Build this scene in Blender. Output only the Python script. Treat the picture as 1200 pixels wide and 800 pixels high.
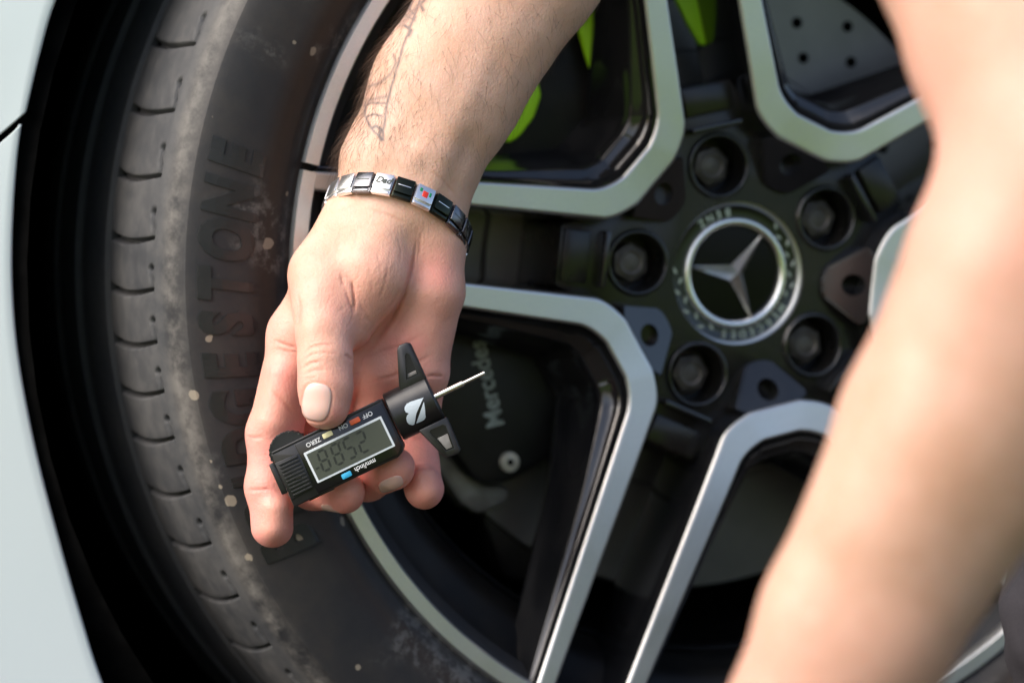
import bpy, bmesh, math, random
import numpy as np
from mathutils import Matrix, Vector
random.seed(7); RNG = np.random.default_rng(7)
for o in list(bpy.data.objects): bpy.data.objects.remove(o)
SC = bpy.context.scene; COL = SC.collection
rad = math.radians

# ------------------------------------------------------------------ camera
F_PX = 2833.0                       # focal length in pixels of a 1200 wide picture (85 mm on 36 mm)
PITCH, YAW = rad(3.3), rad(18.1)    # camera looks slightly down; the wheel is steered
HUB_Z = 0.332                       # height of the wheel centre above the ground
HUB_CAM = np.array([114.1, -35.15, 1242.08])      # hub in camera space, mm (x right, y down, z forward)
RIGHT = np.array([1, 0, 0.]); DOWN = np.array([0, -math.sin(PITCH), -math.cos(PITCH)])
FWD = np.array([0, math.cos(PITCH), -math.sin(PITCH)])
BASIS = np.stack([RIGHT, DOWN, FWD])              # rows
CAM_LOC = np.array([0, 0, HUB_Z]) - HUB_CAM @ BASIS / 1000.0
def c2w(p):                          # camera-space mm -> world metres
    return np.asarray(p, float) @ BASIS / 1000.0 + CAM_LOC
def at(px, py, depth):               # a point seen at picture position (1200x800), depth in mm
    return np.array([(px - 600) / F_PX * depth, (py - 400) / F_PX * depth, depth])
cd = bpy.data.cameras.new('camera'); cam = bpy.data.objects.new('camera', cd); COL.objects.link(cam)
cd.sensor_width = 36; cd.lens = 85.0; cd.clip_start = 0.01; cd.clip_end = 2000
cam.location = CAM_LOC; cam.rotation_euler = (math.pi / 2 - PITCH, 0, 0)
cd.dof.use_dof = True; cd.dof.focus_distance = 1.066; cd.dof.aperture_fstop = 5.0; cd.dof.aperture_blades = 9
SC.camera = cam

# ------------------------------------------------------------------ sky, sun, exposure
SUN_DIR = Vector((-0.80, -0.42, 0.80)).normalized()          # towards the sun
w = bpy.data.worlds.new('World'); SC.world = w; w.use_nodes = True
nt = w.node_tree; sky = nt.nodes.new('ShaderNodeTexSky'); sky.sky_type = 'NISHITA'; sky.sun_disc = False
sky.sun_elevation = math.asin(SUN_DIR.z); sky.sun_rotation = math.atan2(SUN_DIR.x, SUN_DIR.y)
sky.dust_density = 4.0; sky.ozone_density = 0.6; sky.air_density = 0.8
bg = nt.nodes['Background']; bg.inputs[1].default_value = 0.15
nt.links.new(sky.outputs[0], bg.inputs[0])
sl = bpy.data.lights.new('sun', 'SUN'); so = bpy.data.objects.new('sun', sl); COL.objects.link(so)
sl.energy = 1.5; sl.angle = rad(60); sl.color = (1.0, 0.97, 0.95)
so.rotation_euler = SUN_DIR.to_track_quat('Z', 'Y').to_euler(); so.location = (-2, -2, 3)
vs = SC.view_settings; vs.view_transform = 'Standard'; vs.look = 'None'; vs.exposure = 0.88; vs.gamma = 1; vs.use_curve_mapping = False

# ------------------------------------------------------------------ materials
def mat(name, col, rough=0.5, metal=0.0, coat=0.0, spec=0.5, **kw):
    m = bpy.data.materials.new(name); m.use_nodes = True
    b = m.node_tree.nodes['Principled BSDF']
    b.inputs['Base Color'].default_value = (*col, 1); b.inputs['Roughness'].default_value = rough
    b.inputs['Metallic'].default_value = metal; b.inputs['Coat Weight'].default_value = coat
    b.inputs['Coat Roughness'].default_value = 0.05; b.inputs['Specular IOR Level'].default_value = spec
    for k, v in kw.items(): b.inputs[k.replace('_', ' ')].default_value = v
    return m
class N:                                            # tiny node helper
    def __init__(s, m): s.t = m.node_tree; s.b = s.t.nodes['Principled BSDF']
    def new(s, ty, **kw):
        n = s.t.nodes.new(ty)
        for k, v in kw.items(): setattr(n, k, v)
        return n
    def lk(s, a, b): s.t.links.new(a, b)
    def val(s, sock, v):
        if isinstance(v, (int, float)): sock.default_value = v
        else: s.lk(v, sock)
    def noise(s, scale, detail=4, rough=0.55, vec=None, dist=0):
        n = s.new('ShaderNodeTexNoise'); n.inputs['Scale'].default_value = scale; n.inputs['Detail'].default_value = detail
        n.inputs['Roughness'].default_value = rough; n.inputs['Distortion'].default_value = dist
        if vec is None: vec = s.obj()
        s.lk(vec, n.inputs['Vector']); return n.outputs['Fac']
    def obj(s):
        if not hasattr(s, '_o'): s._o = s.new('ShaderNodeTexCoord').outputs['Object']
        return s._o
    def ramp(s, fac, lo, hi):
        n = s.new('ShaderNodeMapRange'); n.interpolation_type = 'SMOOTHSTEP'
        s.lk(fac, n.inputs[0]); n.inputs[1].default_value = lo; n.inputs[2].default_value = hi; return n.outputs[0]
    def math(s, op, a, b=0.0):
        n = s.new('ShaderNodeMath', operation=op); s.val(n.inputs[0], a); s.val(n.inputs[1], b); return n.outputs[0]
    def mix(s, fac, a, b):
        n = s.new('ShaderNodeMix', data_type='RGBA'); s.val(n.inputs[0], fac)
        for i, v in ((6, a), (7, b)):
            if isinstance(v, tuple): n.inputs[i].default_value = (*v, 1)
            else: s.lk(v, n.inputs[i])
        return n.outputs[2]
    def attr(s, name): return s.new('ShaderNodeAttribute', attribute_name=name).outputs['Fac']
    def bump(s, h, strength=0.3, dist=0.0005, normal=None):
        n = s.new('ShaderNodeBump'); s.lk(h, n.inputs['Height']); n.inputs['Strength'].default_value = strength
        n.inputs['Distance'].default_value = dist
        if normal: s.lk(normal, n.inputs['Normal'])
        return n.outputs[0]
    def base(s, v): s.lk(v, s.b.inputs['Base Color'])

def varied(name, c1, c2, scale, rough=(0.4, 0.6), bump=0.1, bscale=None, bdist=0.0003, **kw):
    m = mat(name, c1, **kw); n = N(m); f = n.noise(scale, 5)
    n.base(n.mix(n.ramp(f, 0.35, 0.65), c1, c2))
    r = n.new('ShaderNodeMapRange'); n.lk(n.noise(scale * 2.3, 3), r.inputs[0]); r.inputs[3].default_value = rough[0]; r.inputs[4].default_value = rough[1]
    n.lk(r.outputs[0], n.b.inputs['Roughness'])
    if bump: n.lk(n.bump(n.noise(bscale or scale * 6, 4), bump, bdist), n.b.inputs['Normal'])
    return m

M = {}
M['gloss_black'] = varied('gloss_black_paint', (0.008, 0.0085, 0.010), (0.016, 0.016, 0.017), 30, (0.07, 0.18), 0.03, 900, spec=0.6, coat=0.3)
M['hub_black'] = varied('hub_black_paint', (0.006, 0.006, 0.006), (0.014, 0.012, 0.010), 40, (0.16, 0.34), 0.05, 700, spec=0.5)
M['barrel'] = varied('barrel_black', (0.006, 0.0055, 0.0055), (0.013, 0.011, 0.009), 40, (0.35, 0.6), 0.1, 500, spec=0.3)
M['plastic'] = varied('black_plastic', (0.008, 0.008, 0.009), (0.014, 0.014, 0.015), 120, (0.28, 0.40), 0.12, 5000, 0.00005)
M['plastic_gloss'] = mat('black_plastic_gloss', (0.006, 0.006, 0.007), 0.16)
M['bolt'] = varied('wheel_bolt_steel', (0.09, 0.08, 0.073), (0.14, 0.125, 0.11), 150, (0.4, 0.6), 0.1, metal=0.6)
M['cap_black'] = mat('cap_black', (0.003, 0.003, 0.003), 0.22, spec=0.2)
M['chrome'] = mat('chrome', (0.88, 0.88, 0.86), 0.26, 1.0)
M['cap_band'] = mat('cap_band_metal', (0.07, 0.072, 0.07), 0.3, 1.0)
M['cap_ring'] = mat('cap_ring_metal', (0.62, 0.63, 0.62), 0.36, 1.0)
M['liner'] = varied('wheel_arch_liner_felt', (0.002, 0.002, 0.002), (0.004, 0.004, 0.004), 60, (0.9, 1.0), 0.2, 300, 0.001, spec=0.03)
M['lime'] = varied('lime_reflection', (0.42, 0.82, 0.012), (0.36, 0.74, 0.01), 15, (0.35, 0.5), 0)  # colour of the added plates that imitate green reflections
M['white_print'] = mat('white_print', (0.75, 0.77, 0.78), 0.5)
M['logo_print'] = mat('pale_blue_print', (0.50, 0.58, 0.64), 0.5)
M['probe'] = mat('probe_steel', (0.80, 0.79, 0.76), 0.25, 1.0)
M['cream'] = mat('cream_button', (0.83, 0.78, 0.46), 0.4)
M['orange'] = mat('orange_button', (0.80, 0.13, 0.04), 0.4)
M['blue'] = mat('blue_button', (0.03, 0.36, 0.62), 0.4)
M['lcd_frame'] = mat('lcd_frame_silver', (0.62, 0.68, 0.72), 0.35)
M['lcd_digit'] = mat('lcd_digit', (0.012, 0.015, 0.011), 0.4)
M['silver'] = mat('polished_steel', (0.93, 0.92, 0.90), 0.3, 1.0)
M['dark_steel'] = mat('dark_polished_steel', (0.16, 0.16, 0.17), 0.2, 1.0)
M['black_steel'] = mat('black_polished_steel', (0.03, 0.035, 0.025), 0.12, 0.9)
M['enamel_green'] = mat('green_enamel', (0.01, 0.22, 0.08), 0.25); M['enamel_red'] = mat('red_enamel', (0.65, 0.04, 0.02), 0.25)
M['engrave'] = mat('engraved_black', (0.03, 0.04, 0.03), 0.6)
M['caliper'] = varied('caliper_black', (0.006, 0.007, 0.007), (0.010, 0.010, 0.010), 60, (0.38, 0.55), 0.1, 700)
M['caliper_text'] = mat('caliper_grey_print', (0.34, 0.40, 0.36), 0.55)
M['pin'] = varied('caliper_pin', (0.62, 0.60, 0.50), (0.45, 0.43, 0.36), 300, (0.45, 0.6), 0.1, metal=0.3)
M['cast'] = varied('cast_alloy', (0.34, 0.34, 0.32), (0.2, 0.19, 0.18), 60, (0.5, 0.7), 0.3, 500, metal=0.3)
M['nail'] = mat('fingernail', (0.83, 0.54, 0.47), 0.17, spec=0.6, Subsurface_Weight=0.3, Subsurface_Scale=0.002, coat=0.5)

m = mat('lcd_glass', (0.055, 0.064, 0.05), 0.25, coat=0.3); M['lcd'] = m
# machined alloy: brushed
m = mat('machined_alloy', (0.56, 0.57, 0.56), 0.32, 1.0, coat=0.35); n = N(m); M['machined'] = m
f = n.noise(1600, 2); n.base(n.mix(f, (0.68, 0.69, 0.68), (0.84, 0.85, 0.84)))
n.lk(n.bump(f, 0.12, 0.0001), n.b.inputs['Normal'])
r_ = n.new('ShaderNodeMapRange'); n.lk(n.noise(60, 5), r_.inputs[0]); r_.inputs[3].default_value = 0.34; r_.inputs[4].default_value = 0.52; n.lk(r_.outputs[0], n.b.inputs['Roughness'])
# brake disc: turned steel
m = mat('brake_disc_steel', (0.22, 0.22, 0.21), 0.45, 0.8); n = N(m); M['disc'] = m
f = n.noise(30, 5); n.base(n.mix(f, (0.13, 0.13, 0.12), (0.26, 0.25, 0.235)))
# white car paint
m = mat('white_car_paint', (0.66, 0.74, 0.76), 0.45, coat=0.15); n = N(m); M['paint'] = m
sp = n.new('ShaderNodeTexVoronoi'); sp.inputs['Scale'].default_value = 55; n.lk(n.obj(), sp.inputs['Vector'])
spot = n.math('MULTIPLY', n.math('LESS_THAN', sp.outputs['Distance'], 0.055), n.ramp(n.noise(18, 2), 0.52, 0.6))
n.base(n.mix(n.math('MULTIPLY', spot, 0.75), n.mix(n.noise(9, 6), (0.50, 0.585, 0.61), (0.55, 0.63, 0.65)), (0.22, 0.21, 0.19)))
# tyre rubber: 'dirt' attribute marks the dusty shoulder
m = mat('tyre_rubber', (0.02, 0.02, 0.021), 0.62, spec=0.42); n = N(m); M['tyre'] = m
big = n.noise(26, 6, 0.65); fine = n.noise(120, 6, 0.7)
rub = n.mix(n.ramp(big, 0.35, 0.7), (0.016, 0.017, 0.020), (0.032, 0.029, 0.027))
brown = n.mix(n.math('MULTIPLY', n.attr('brown'), 0.75), rub, (0.036, 0.024, 0.016))
grey = n.mix(n.math('MULTIPLY', n.attr('block'), n.math('ADD', 0.35, n.math('MULTIPLY', big, 0.9))), brown, (0.050, 0.053, 0.058))
dmask = n.math('MULTIPLY', n.attr('dirt'), n.ramp(n.math('ADD', n.math('MULTIPLY', fine, 0.55), n.math('MULTIPLY', big, 0.6)), 0.42, 0.72))
dirty = n.mix(n.math('MULTIPLY', dmask, 0.8), grey, (0.19, 0.18, 0.165))
sp = n.new('ShaderNodeTexVoronoi'); sp.inputs['Scale'].default_value = 42; n.lk(n.obj(), sp.inputs['Vector'])
thr = n.math('MULTIPLY', n.ramp(n.noise(33, 3), 0.44, 0.62), 0.15)
spot = n.math('LESS_THAN', n.math('ADD', sp.outputs['Distance'], n.math('MULTIPLY', n.noise(260, 3), 0.10)), n.math('ADD', thr, 0.02))
spot = n.math('MULTIPLY', spot, n.attr('side'))
sp2 = n.new('ShaderNodeTexVoronoi'); sp2.inputs['Scale'].default_value = 75; n.lk(n.obj(), sp2.inputs['Vector'])
s2 = n.math('LESS_THAN', n.math('ADD', sp2.outputs['Distance'], n.math('MULTIPLY', n.noise(500, 3), 0.08)), n.math('ADD', 0.02, n.math('MULTIPLY', n.ramp(n.noise(21, 3), 0.42, 0.62), 0.13)))
spot = n.math('MAXIMUM', spot, n.math('MULTIPLY', s2, n.attr('side')))
scuff = n.math('MULTIPLY', n.math('MULTIPLY', n.ramp(n.noise(19, 3), 0.58, 0.68), n.ramp(n.noise(160, 6, 0.75), 0.45, 0.62)), 0.55)
dirty = n.mix(n.math('MULTIPLY', scuff, n.attr('side')), dirty, (0.17, 0.165, 0.155))
n.base(n.mix(n.math('MULTIPLY', spot, 0.75), dirty, (0.30, 0.26, 0.20)))
n.lk(n.math('ADD', 0.5, n.math('MULTIPLY', fine, 0.3)), n.b.inputs['Roughness'])
n.lk(n.bump(n.math('ADD', fine, n.math('MULTIPLY', n.noise(900, 3), 0.4)), 0.35, 0.0004), n.b.inputs['Normal'])
M['tyre_letter'] = varied('tyre_lettering_rubber', (0.008, 0.0085, 0.010), (0.013, 0.013, 0.014), 60, (0.35, 0.5), 0.2, 900, 0.0002)
# skin
def skin_mat(name, tan, tan2, pink, sss=0.22):
    m = mat(name, tan, 0.42, spec=0.35); n = N(m)
    n.b.inputs['Subsurface Weight'].default_value = sss; n.b.inputs['Subsurface Scale'].default_value = 0.004
    n.b.inputs['Subsurface Radius'].default_value = (1.0, 0.36, 0.2)
    mott = n.noise(45, 5, 0.6); fin = n.noise(420, 5, 0.6)
    base = n.mix(n.ramp(mott, 0.3, 0.7), tan, tan2)
    pk = n.math('MULTIPLY', n.attr('pink'), n.math('ADD', 0.62, n.math('MULTIPLY', n.noise(80, 4), 0.72)))
    n.b.inputs['Subsurface Anisotropy'].default_value = 0.3
    base = n.mix(n.math('MINIMUM', pk, 1.0), base, pink)
    base = n.mix(n.math('MULTIPLY', n.ramp(fin, 0.50, 0.8), 0.3), base, (0.62, 0.26, 0.19))
    base = n.mix(n.math('MULTIPLY', n.attr('crease'), 0.4), base, (0.42, 0.11, 0.075))
    base = n.mix(n.math('MULTIPLY', n.attr('tattoo'), n.math('ADD', 0.8, n.math('MULTIPLY', fin, 0.4))), base, (0.05, 0.065, 0.08))
    n.base(base)
    n.lk(n.math('ADD', 0.30, n.math('MULTIPLY', fin, 0.28)), n.b.inputs['Roughness'])
    vor = n.new('ShaderNodeTexVoronoi'); vor.inputs['Scale'].default_value = 900; n.lk(n.obj(), vor.inputs['Vector'])
    mp = n.new('ShaderNodeMapping'); mp.inputs['Rotation'].default_value = (0.2, 0.5, 0.1); mp.inputs['Scale'].default_value = (700, 700, 190); n.lk(n.obj(), mp.inputs[0])
    lines = n.noise(1.0, 3, 0.6, mp.outputs[0], 0.6)
    h = n.math('ADD', n.math('ADD', n.math('MULTIPLY', fin, 0.7), n.math('MULTIPLY', vor.outputs['Distance'], 0.5)), n.math('MULTIPLY', lines, 0.8))
    n.lk(n.bump(h, 0.45, 0.00042), n.b.inputs['Normal'])
    return m
M['skin'] = skin_mat('skin', (0.62, 0.375, 0.262), (0.70, 0.445, 0.34), (0.82, 0.325, 0.275))
M['skin_arm'] = skin_mat('skin_forearm', (0.52, 0.30, 0.21), (0.59, 0.36, 0.27), (0.64, 0.33, 0.265))
M['hair'] = mat('arm_hair_brown', (0.075, 0.042, 0.024), 0.45)
m = mat('grey_trouser_cloth', (0.06, 0.055, 0.065), 0.9, spec=0.2); n = N(m); M['cloth'] = m
wv = n.noise(1400, 3, 0.7); n.base(n.mix(n.ramp(wv, 0.3, 0.7), (0.020, 0.019, 0.023), (0.046, 0.043, 0.050)))
n.lk(n.bump(wv, 0.5, 0.0006), n.b.inputs['Normal'])
m = mat('grass_ground', (0.09, 0.16, 0.02), 0.9, spec=0.1); n = N(m); M['ground'] = m
f = n.noise(14, 6, 0.7); g_ = n.noise(1.7, 4)
sxyz = n.new('ShaderNodeSeparateXYZ'); n.lk(n.obj(), sxyz.inputs[0])
soil = n.ramp(n.math('ADD', sxyz.outputs['Y'], n.math('MULTIPLY', g_, 0.5)), -0.75, -0.45)
n.base(n.mix(soil, n.mix(n.ramp(g_, 0.42, 0.62), n.mix(f, (0.07, 0.14, 0.012), (0.16, 0.26, 0.03)), n.mix(f, (0.12, 0.15, 0.03), (0.14, 0.24, 0.03))), n.mix(f, (0.03, 0.024, 0.018), (0.075, 0.06, 0.045))))
n.lk(n.bump(n.noise(60, 5), 0.8, 0.02), n.b.inputs['Normal'])

# ------------------------------------------------------------------ mesh helpers
def mesh_obj(name, verts, faces, material, parent=None, smooth=True, attrs=None, auto=None):
    me = bpy.data.meshes.new(name); me.from_pydata([tuple(map(float, v)) for v in verts], [], [tuple(map(int, f)) for f in faces]); me.update()
    return link(name, me, material, parent, smooth, attrs, auto)
def link(name, me, material, parent=None, smooth=True, attrs=None, auto=None):
    if material is not None and not me.materials: me.materials.append(M[material] if isinstance(material, str) else material)
    if smooth:
        me.polygons.foreach_set('use_smooth', [True] * len(me.polygons))
        if auto: me.set_sharp_from_angle(angle=rad(auto))
    if attrs:
        for k, v in attrs.items():
            a = me.attributes.new(k, 'FLOAT', 'POINT'); a.data.foreach_set('value', np.asarray(v, np.float32))
    o = bpy.data.objects.new(name, me); COL.objects.link(o); o.parent = parent
    return o
def empty(name, label, cat, matrix=None, loc=None, group=None):
    o = bpy.data.objects.new(name, None); COL.objects.link(o); o.empty_display_size = 0.05
    if matrix is not None: o.matrix_world = matrix
    if loc is not None: o.location = loc
    o['label'] = label; o['category'] = cat
    if group: o['group'] = group
    return o
def bm_obj(name, bm, material, parent=None, smooth=True, auto=35):
    bmesh.ops.recalc_face_normals(bm, faces=bm.faces)
    me = bpy.data.meshes.new(name); bm.to_mesh(me); bm.free()
    return link(name, me, material, parent, smooth, None, auto)
def prism_bm(pts, z0, z1, bevel=0.0, seg=2, axis=None):
    bm = bmesh.new(); lo = [bm.verts.new((x, y, z0)) for x, y in pts]; hi = [bm.verts.new((x, y, z1)) for x, y in pts]
    k = len(pts); bm.faces.new(lo[::-1]); bm.faces.new(hi)
    for i in range(k): bm.faces.new((lo[i], lo[(i + 1) % k], hi[(i + 1) % k], hi[i]))
    bmesh.ops.recalc_face_normals(bm, faces=bm.faces)
    if bevel: bmesh.ops.bevel(bm, geom=list(bm.edges), offset=bevel, segments=seg, affect='EDGES', profile=0.5, clamp_overlap=True)
    return bm
def rect(x0, x1, y0, y1): return [(x0, y0), (x1, y0), (x1, y1), (x0, y1)]
def rrect(x0, x1, y0, y1, r, k=4):
    out = []
    for cx, cy, a0 in ((x1 - r, y0 + r, -90), (x1 - r, y1 - r, 0), (x0 + r, y1 - r, 90), (x0 + r, y0 + r, 180)):
        for i in range(k + 1): t = rad(a0 + 90 * i / k); out.append((cx + r * math.cos(t), cy + r * math.sin(t)))
    return out
def circ(cx, cy, r, k=24): return [(cx + r * math.cos(2 * math.pi * i / k), cy + r * math.sin(2 * math.pi * i / k)) for i in range(k)]
def boolean(o, cutters):
    bpy.context.view_layer.update()
    for c in cutters:
        md = o.modifiers.new('cut', 'BOOLEAN'); md.object = c; md.operation = 'DIFFERENCE'; md.solver = 'EXACT'
    dg = bpy.context.evaluated_depsgraph_get(); dg.update()
    me = bpy.data.meshes.new_from_object(o.evaluated_get(dg)); o.modifiers.clear(); old = o.data; o.data = me
    me.polygons.foreach_set('use_smooth', [True] * len(me.polygons)); me.set_sharp_from_angle(angle=rad(35))
    for c in cutters: bpy.data.objects.remove(c)
def lathe(prof, k, closed=False, a0=0.0, a1=2 * math.pi):
    """profile of (r, n): wheel space, axis along -Y, returns verts, faces"""
    full = abs(a1 - a0 - 2 * math.pi) < 1e-6; cols = k if full else k + 1
    V = []; F = []
    for j in range(cols):
        t = a0 + (a1 - a0) * j / k
        for r, z in prof: V.append((r * math.cos(t), -z, r * math.sin(t)))
    p = len(prof)
    for j in range(k):
        j2 = (j + 1) % cols
        for i in range(p - 1 + (1 if closed else 0)):
            i2 = (i + 1) % p
            F.append((j * p + i, j2 * p + i, j2 * p + i2, j * p + i2))
    return np.array(V) / 1000.0, F
def text_mesh(s, size, offset=0.0, extrude=0.0, shear=0.0, align='CENTER', spacing=1.0, res=4):
    cu = bpy.data.curves.new('txt', 'FONT'); cu.body = s; cu.size = size; cu.align_x = align; cu.align_y = 'CENTER'; cu.space_character = spacing
    cu.offset = offset; cu.extrude = extrude; cu.shear = shear; cu.resolution_u = res; cu.fill_mode = 'BOTH' if extrude else 'FRONT'
    o = bpy.data.objects.new('txt', cu); COL.objects.link(o); bpy.context.view_layer.update()
    me = bpy.data.meshes.new_from_object(o.evaluated_get(bpy.context.evaluated_depsgraph_get()))
    bpy.data.objects.remove(o); bpy.data.curves.remove(cu); me.materials.clear()
    return me
def remap(me, fn):
    co = np.empty(len(me.vertices) * 3); me.vertices.foreach_get('co', co); co = co.reshape(-1, 3)
    me.vertices.foreach_set('co', np.asarray(fn(co)).ravel()); me.update(); return me

# ------------------------------------------------------------------ ground
gv = []; gf = []
S = 120
gm = bpy.data.meshes.new('ground'); gm.from_pydata([(-S, -S, 0), (S, -S, 0), (S, S, 0), (-S, S, 0)], [], [(0, 1, 2, 3)])
g = link('ground', gm, 'ground', None, False); g['kind'] = 'structure'

# ------------------------------------------------------------------ wheel
WM = Matrix.Translation((0, 0, HUB_Z)) @ Matrix.Rotation(YAW, 4, 'Z')
wheel = empty('wheel', 'alloy car wheel with black and machined twin spokes and dusty black tyre', 'wheel', WM)
def WP(a, b, z): return (a / 1000, -z / 1000, b / 1000)       # a right, b up, z outwards (mm)
# tyre ---------------------------------------------------------------
PROF = [(226, 20), (231, 27), (238, 31.5), (243, 33.5), (246, 38), (250, 41.5), (254, 42.2), (256, 43.6), (262, 45.6), (268, 46.4), (275, 46.9), (281, 46.7), (286.5, 46.0), (290.5, 45.0),
        (292.3, 44.3), (293.2, 42.6), (295.5, 41.0), (298.3, 38.5), (300.8, 35.0), (303.6, 30), (306.4, 23.5), (309.0, 15), (311.4, 5), (313.4, -6), (315.0, -18),
        (315.9, -25), (312.4, -26.5), (312.6, -34), (317.0, -35.5), (320.5, -52), (323.4, -68), (319.4, -69.5), (320.4, -79), (325.2, -80.5), (327.8, -98), (329.0, -110),
        (324.8, -111.5), (325.4, -120), (329.9, -121.5), (330.8, -140), (330.6, -160), (325, -185), (314, -202), (298, -212), (278, -214), (250, -200), (228, -185)]
def resample(P, step):
    out = [P[0]]
    for a, b in zip(P[:-1], P[1:]):
        d = math.hypot(b[0] - a[0], b[1] - a[1]); k = max(1, int(d / step))
        for i in range(1, k + 1): out.append((a[0] + (b[0] - a[0]) * i / k, a[1] + (b[1] - a[1]) * i / k))
    return out
i_bl0 = PROF.index((298.3, 38.5)); i_bl1 = PROF.index((315.9, -25))
tyre = None
def tyre_attr(r, z):
    r = np.asarray(r); z = np.asarray(z)
    dirt = np.exp(-((r - 297.2) / 3.6) ** 2) * (z > 30) + 0.30 * np.exp(-((z - 12) / 30) ** 2) * (r > 297)
    brown = np.clip(1 - np.abs(r - 254) / 9, 0, 1); block = np.clip((r - 299) / 3, 0, 1) * np.clip((z + 35) / 40, 0.35, 1)
    side = ((r < 300) & (z > 30)).astype(float)
    return dirt, brown, block, side
def tyre_part(name, prof, parent, k=220):
    V, F = lathe(prof, k); P = np.array(prof)
    d = tyre_attr(np.tile(P[:, 0], k), np.tile(P[:, 1], k))
    return mesh_obj(name, V, F, 'tyre', parent, True, dict(dirt=d[0], brown=d[1], block=d[2], side=d[3]), 40)
tyre = tyre_part('tyre', resample(PROF[:i_bl0 + 1], 2.5), wheel)
tyre_part('tread', resample(PROF[i_bl1:], 5), tyre)
# shoulder blocks, split at the sipes; picture positions gave the angles (degrees up from the left horizontal)
sipe_deg = [33.2, 27.0, 20.9, 14.8, 9.0, 3.5, -1.0, -5.6, -10.0, -14.2, -19.2, -24.2, -29.6, -35.0]
ang = [180 - d for d in sipe_deg]                        # wheel angle (ccw from right, b up)
step = 5.4; a_ = ang[-1]
lst = list(ang)
while a_ + step < ang[0] + 360 - 3: a_ += step; lst.append(a_)
lst.append(ang[0] + 360)
bp = resample(PROF[i_bl0:i_bl1 + 1], 0.9); BP = np.array(bp)
slen = np.r_[0, np.cumsum(np.hypot(*np.diff(BP, axis=0).T))]; stot = slen[-1]
nrm = np.gradient(BP, axis=0); nrm = np.stack([-nrm[:, 1], nrm[:, 0]], 1); nrm /= np.linalg.norm(nrm, axis=1)[:, None]
if (nrm @ np.array([1, 0.3])).mean() < 0: nrm = -nrm
SH = 12.5                                                 # the slit runs this far from the block's outer edge
def sipe_shape(s):                                        # offset of the sipe line along the circumference, mm
    return 2.4 * np.sin(np.clip((s - SH) / (stot - SH), 0, 1) * math.pi) - 1.2
for q in range(len(lst) - 1):
    a0, a1 = lst[q], lst[q + 1]; near = q < len(ang)
    k = 46 if near else 12
    arc = rad(a1 - a0) * 305
    tt = np.linspace(0, 1, k + 1); tt = 0.5 - 0.5 * np.cos(tt * math.pi) if near else tt
    sub = np.arange(len(bp)) if near else np.arange(0, len(bp), 3)
    if sub[-1] != len(bp) - 1: sub = np.r_[sub, len(bp) - 1]
    V = []; A = []
    for t in tt:
        along = t * arc                                    # mm from this block's lower edge... measured from sipe a0
        for i in sub:
            s = slen[i]; off = sipe_shape(s)
            th = rad(a0) + (rad(a1) - rad(a0)) * t + (off * (1 - t) + off * t) / 305
            dd = min(along, arc - along)
            depth = 0
            if s > SH - 1:
                f = min(1, (s - SH + 1) / 1.5); wd = 0.75 + 0.9 * (s - SH) / (stot - SH)
                depth += f * 4.5 * math.exp(-(dd / wd) ** 4) + f * 0.35 * math.exp(-(dd / 3.0) ** 2)
            up = arc - along                                # distance up from the lower sipe (a1 is lower in the picture)
            if up < arc * 0.40: depth += 3.6 * math.exp(-((s - SH - 0.12 * up) / 0.95) ** 4)
            depth += 4 * math.exp(-(((up - arc * 0.42) / 1.5) ** 2 + ((s - SH - 0.05 * arc) / 1.5) ** 2) ** 2)
            r, z = BP[i] - nrm[i] * depth
            V.append((r * math.cos(th), -z, r * math.sin(th))); A.append((r + depth, BP[i][1]))
    p = len(sub); F = [(j * p + i, (j + 1) * p + i, (j + 1) * p + i + 1, j * p + i + 1) for j in range(k) for i in range(p - 1)]
    A = np.array(A); d = tyre_attr(A[:, 0], A[:, 1])
    mesh_obj('tread_block', np.array(V) / 1000, F, 'tyre', tyre, True, dict(dirt=d[0], brown=d[1], block=d[2], side=d[3]))
# raised lettering on the sidewall
def side_z(r): return np.interp(r, [p[0] for p in PROF[:16]], [p[1] for p in PROF[:16]])
def arc_text(word, r_mid, height, start_deg, pitch_deg, name, parent, material, zfun, lift, bold=0.0, shear=0.0, widths=None, flip=False, stretch=1.0):
    a = start_deg
    for i, ch in enumerate(word):
        wd = (widths or {}).get(ch, 1.0)
        mid = a - pitch_deg * wd / 2; a -= pitch_deg * wd
        if ch == ' ': continue
        me = text_mesh(ch, 1.0, bold, 0.02, shear)
        bq = bmesh.new(); bq.from_mesh(me); bmesh.ops.triangulate(bq, faces=bq.faces)
        for _ in range(4 if height > 10 else 1):
            le = [e for e in bq.edges if e.calc_length() > 0.11]
            if not le: break
            bmesh.ops.subdivide_edges(bq, edges=le, cuts=1); bmesh.ops.triangulate(bq, faces=[f for f in bq.faces if len(f.verts) > 3])
        bq.to_mesh(me); bq.free()
        co = np.empty(len(me.vertices) * 3); me.vertices.foreach_get('co', co); co = co.reshape(-1, 3)
        lo, hi = co.min(0), co.max(0); ctr = (lo + hi) / 2; sc = height / 0.73
        def fn(c):
            x = (c[:, 0] - ctr[0]) * sc * stretch; y = (c[:, 1] - (0.0 if ch != '-' else 0.0)) * sc
            if flip: x, y = -x, -y
            top = c[:, 2] > 0
            r = r_mid + y; th = rad(mid) - x / r_mid
            z = zfun(r) + np.where(top, lift, -0.5)
            return np.stack([r * np.cos(th), -z, r * np.sin(th)], 1) / 1000
        link(name, remap(me, fn), material, parent, False)
arc_text('BRIDGESTONE', 272.5, 25, 208.6, 4.02, 'letter', tyre, 'tyre_letter', side_z, 0.7, 0.05, 0.2, dict(I=0.6), stretch=0.66)
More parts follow.
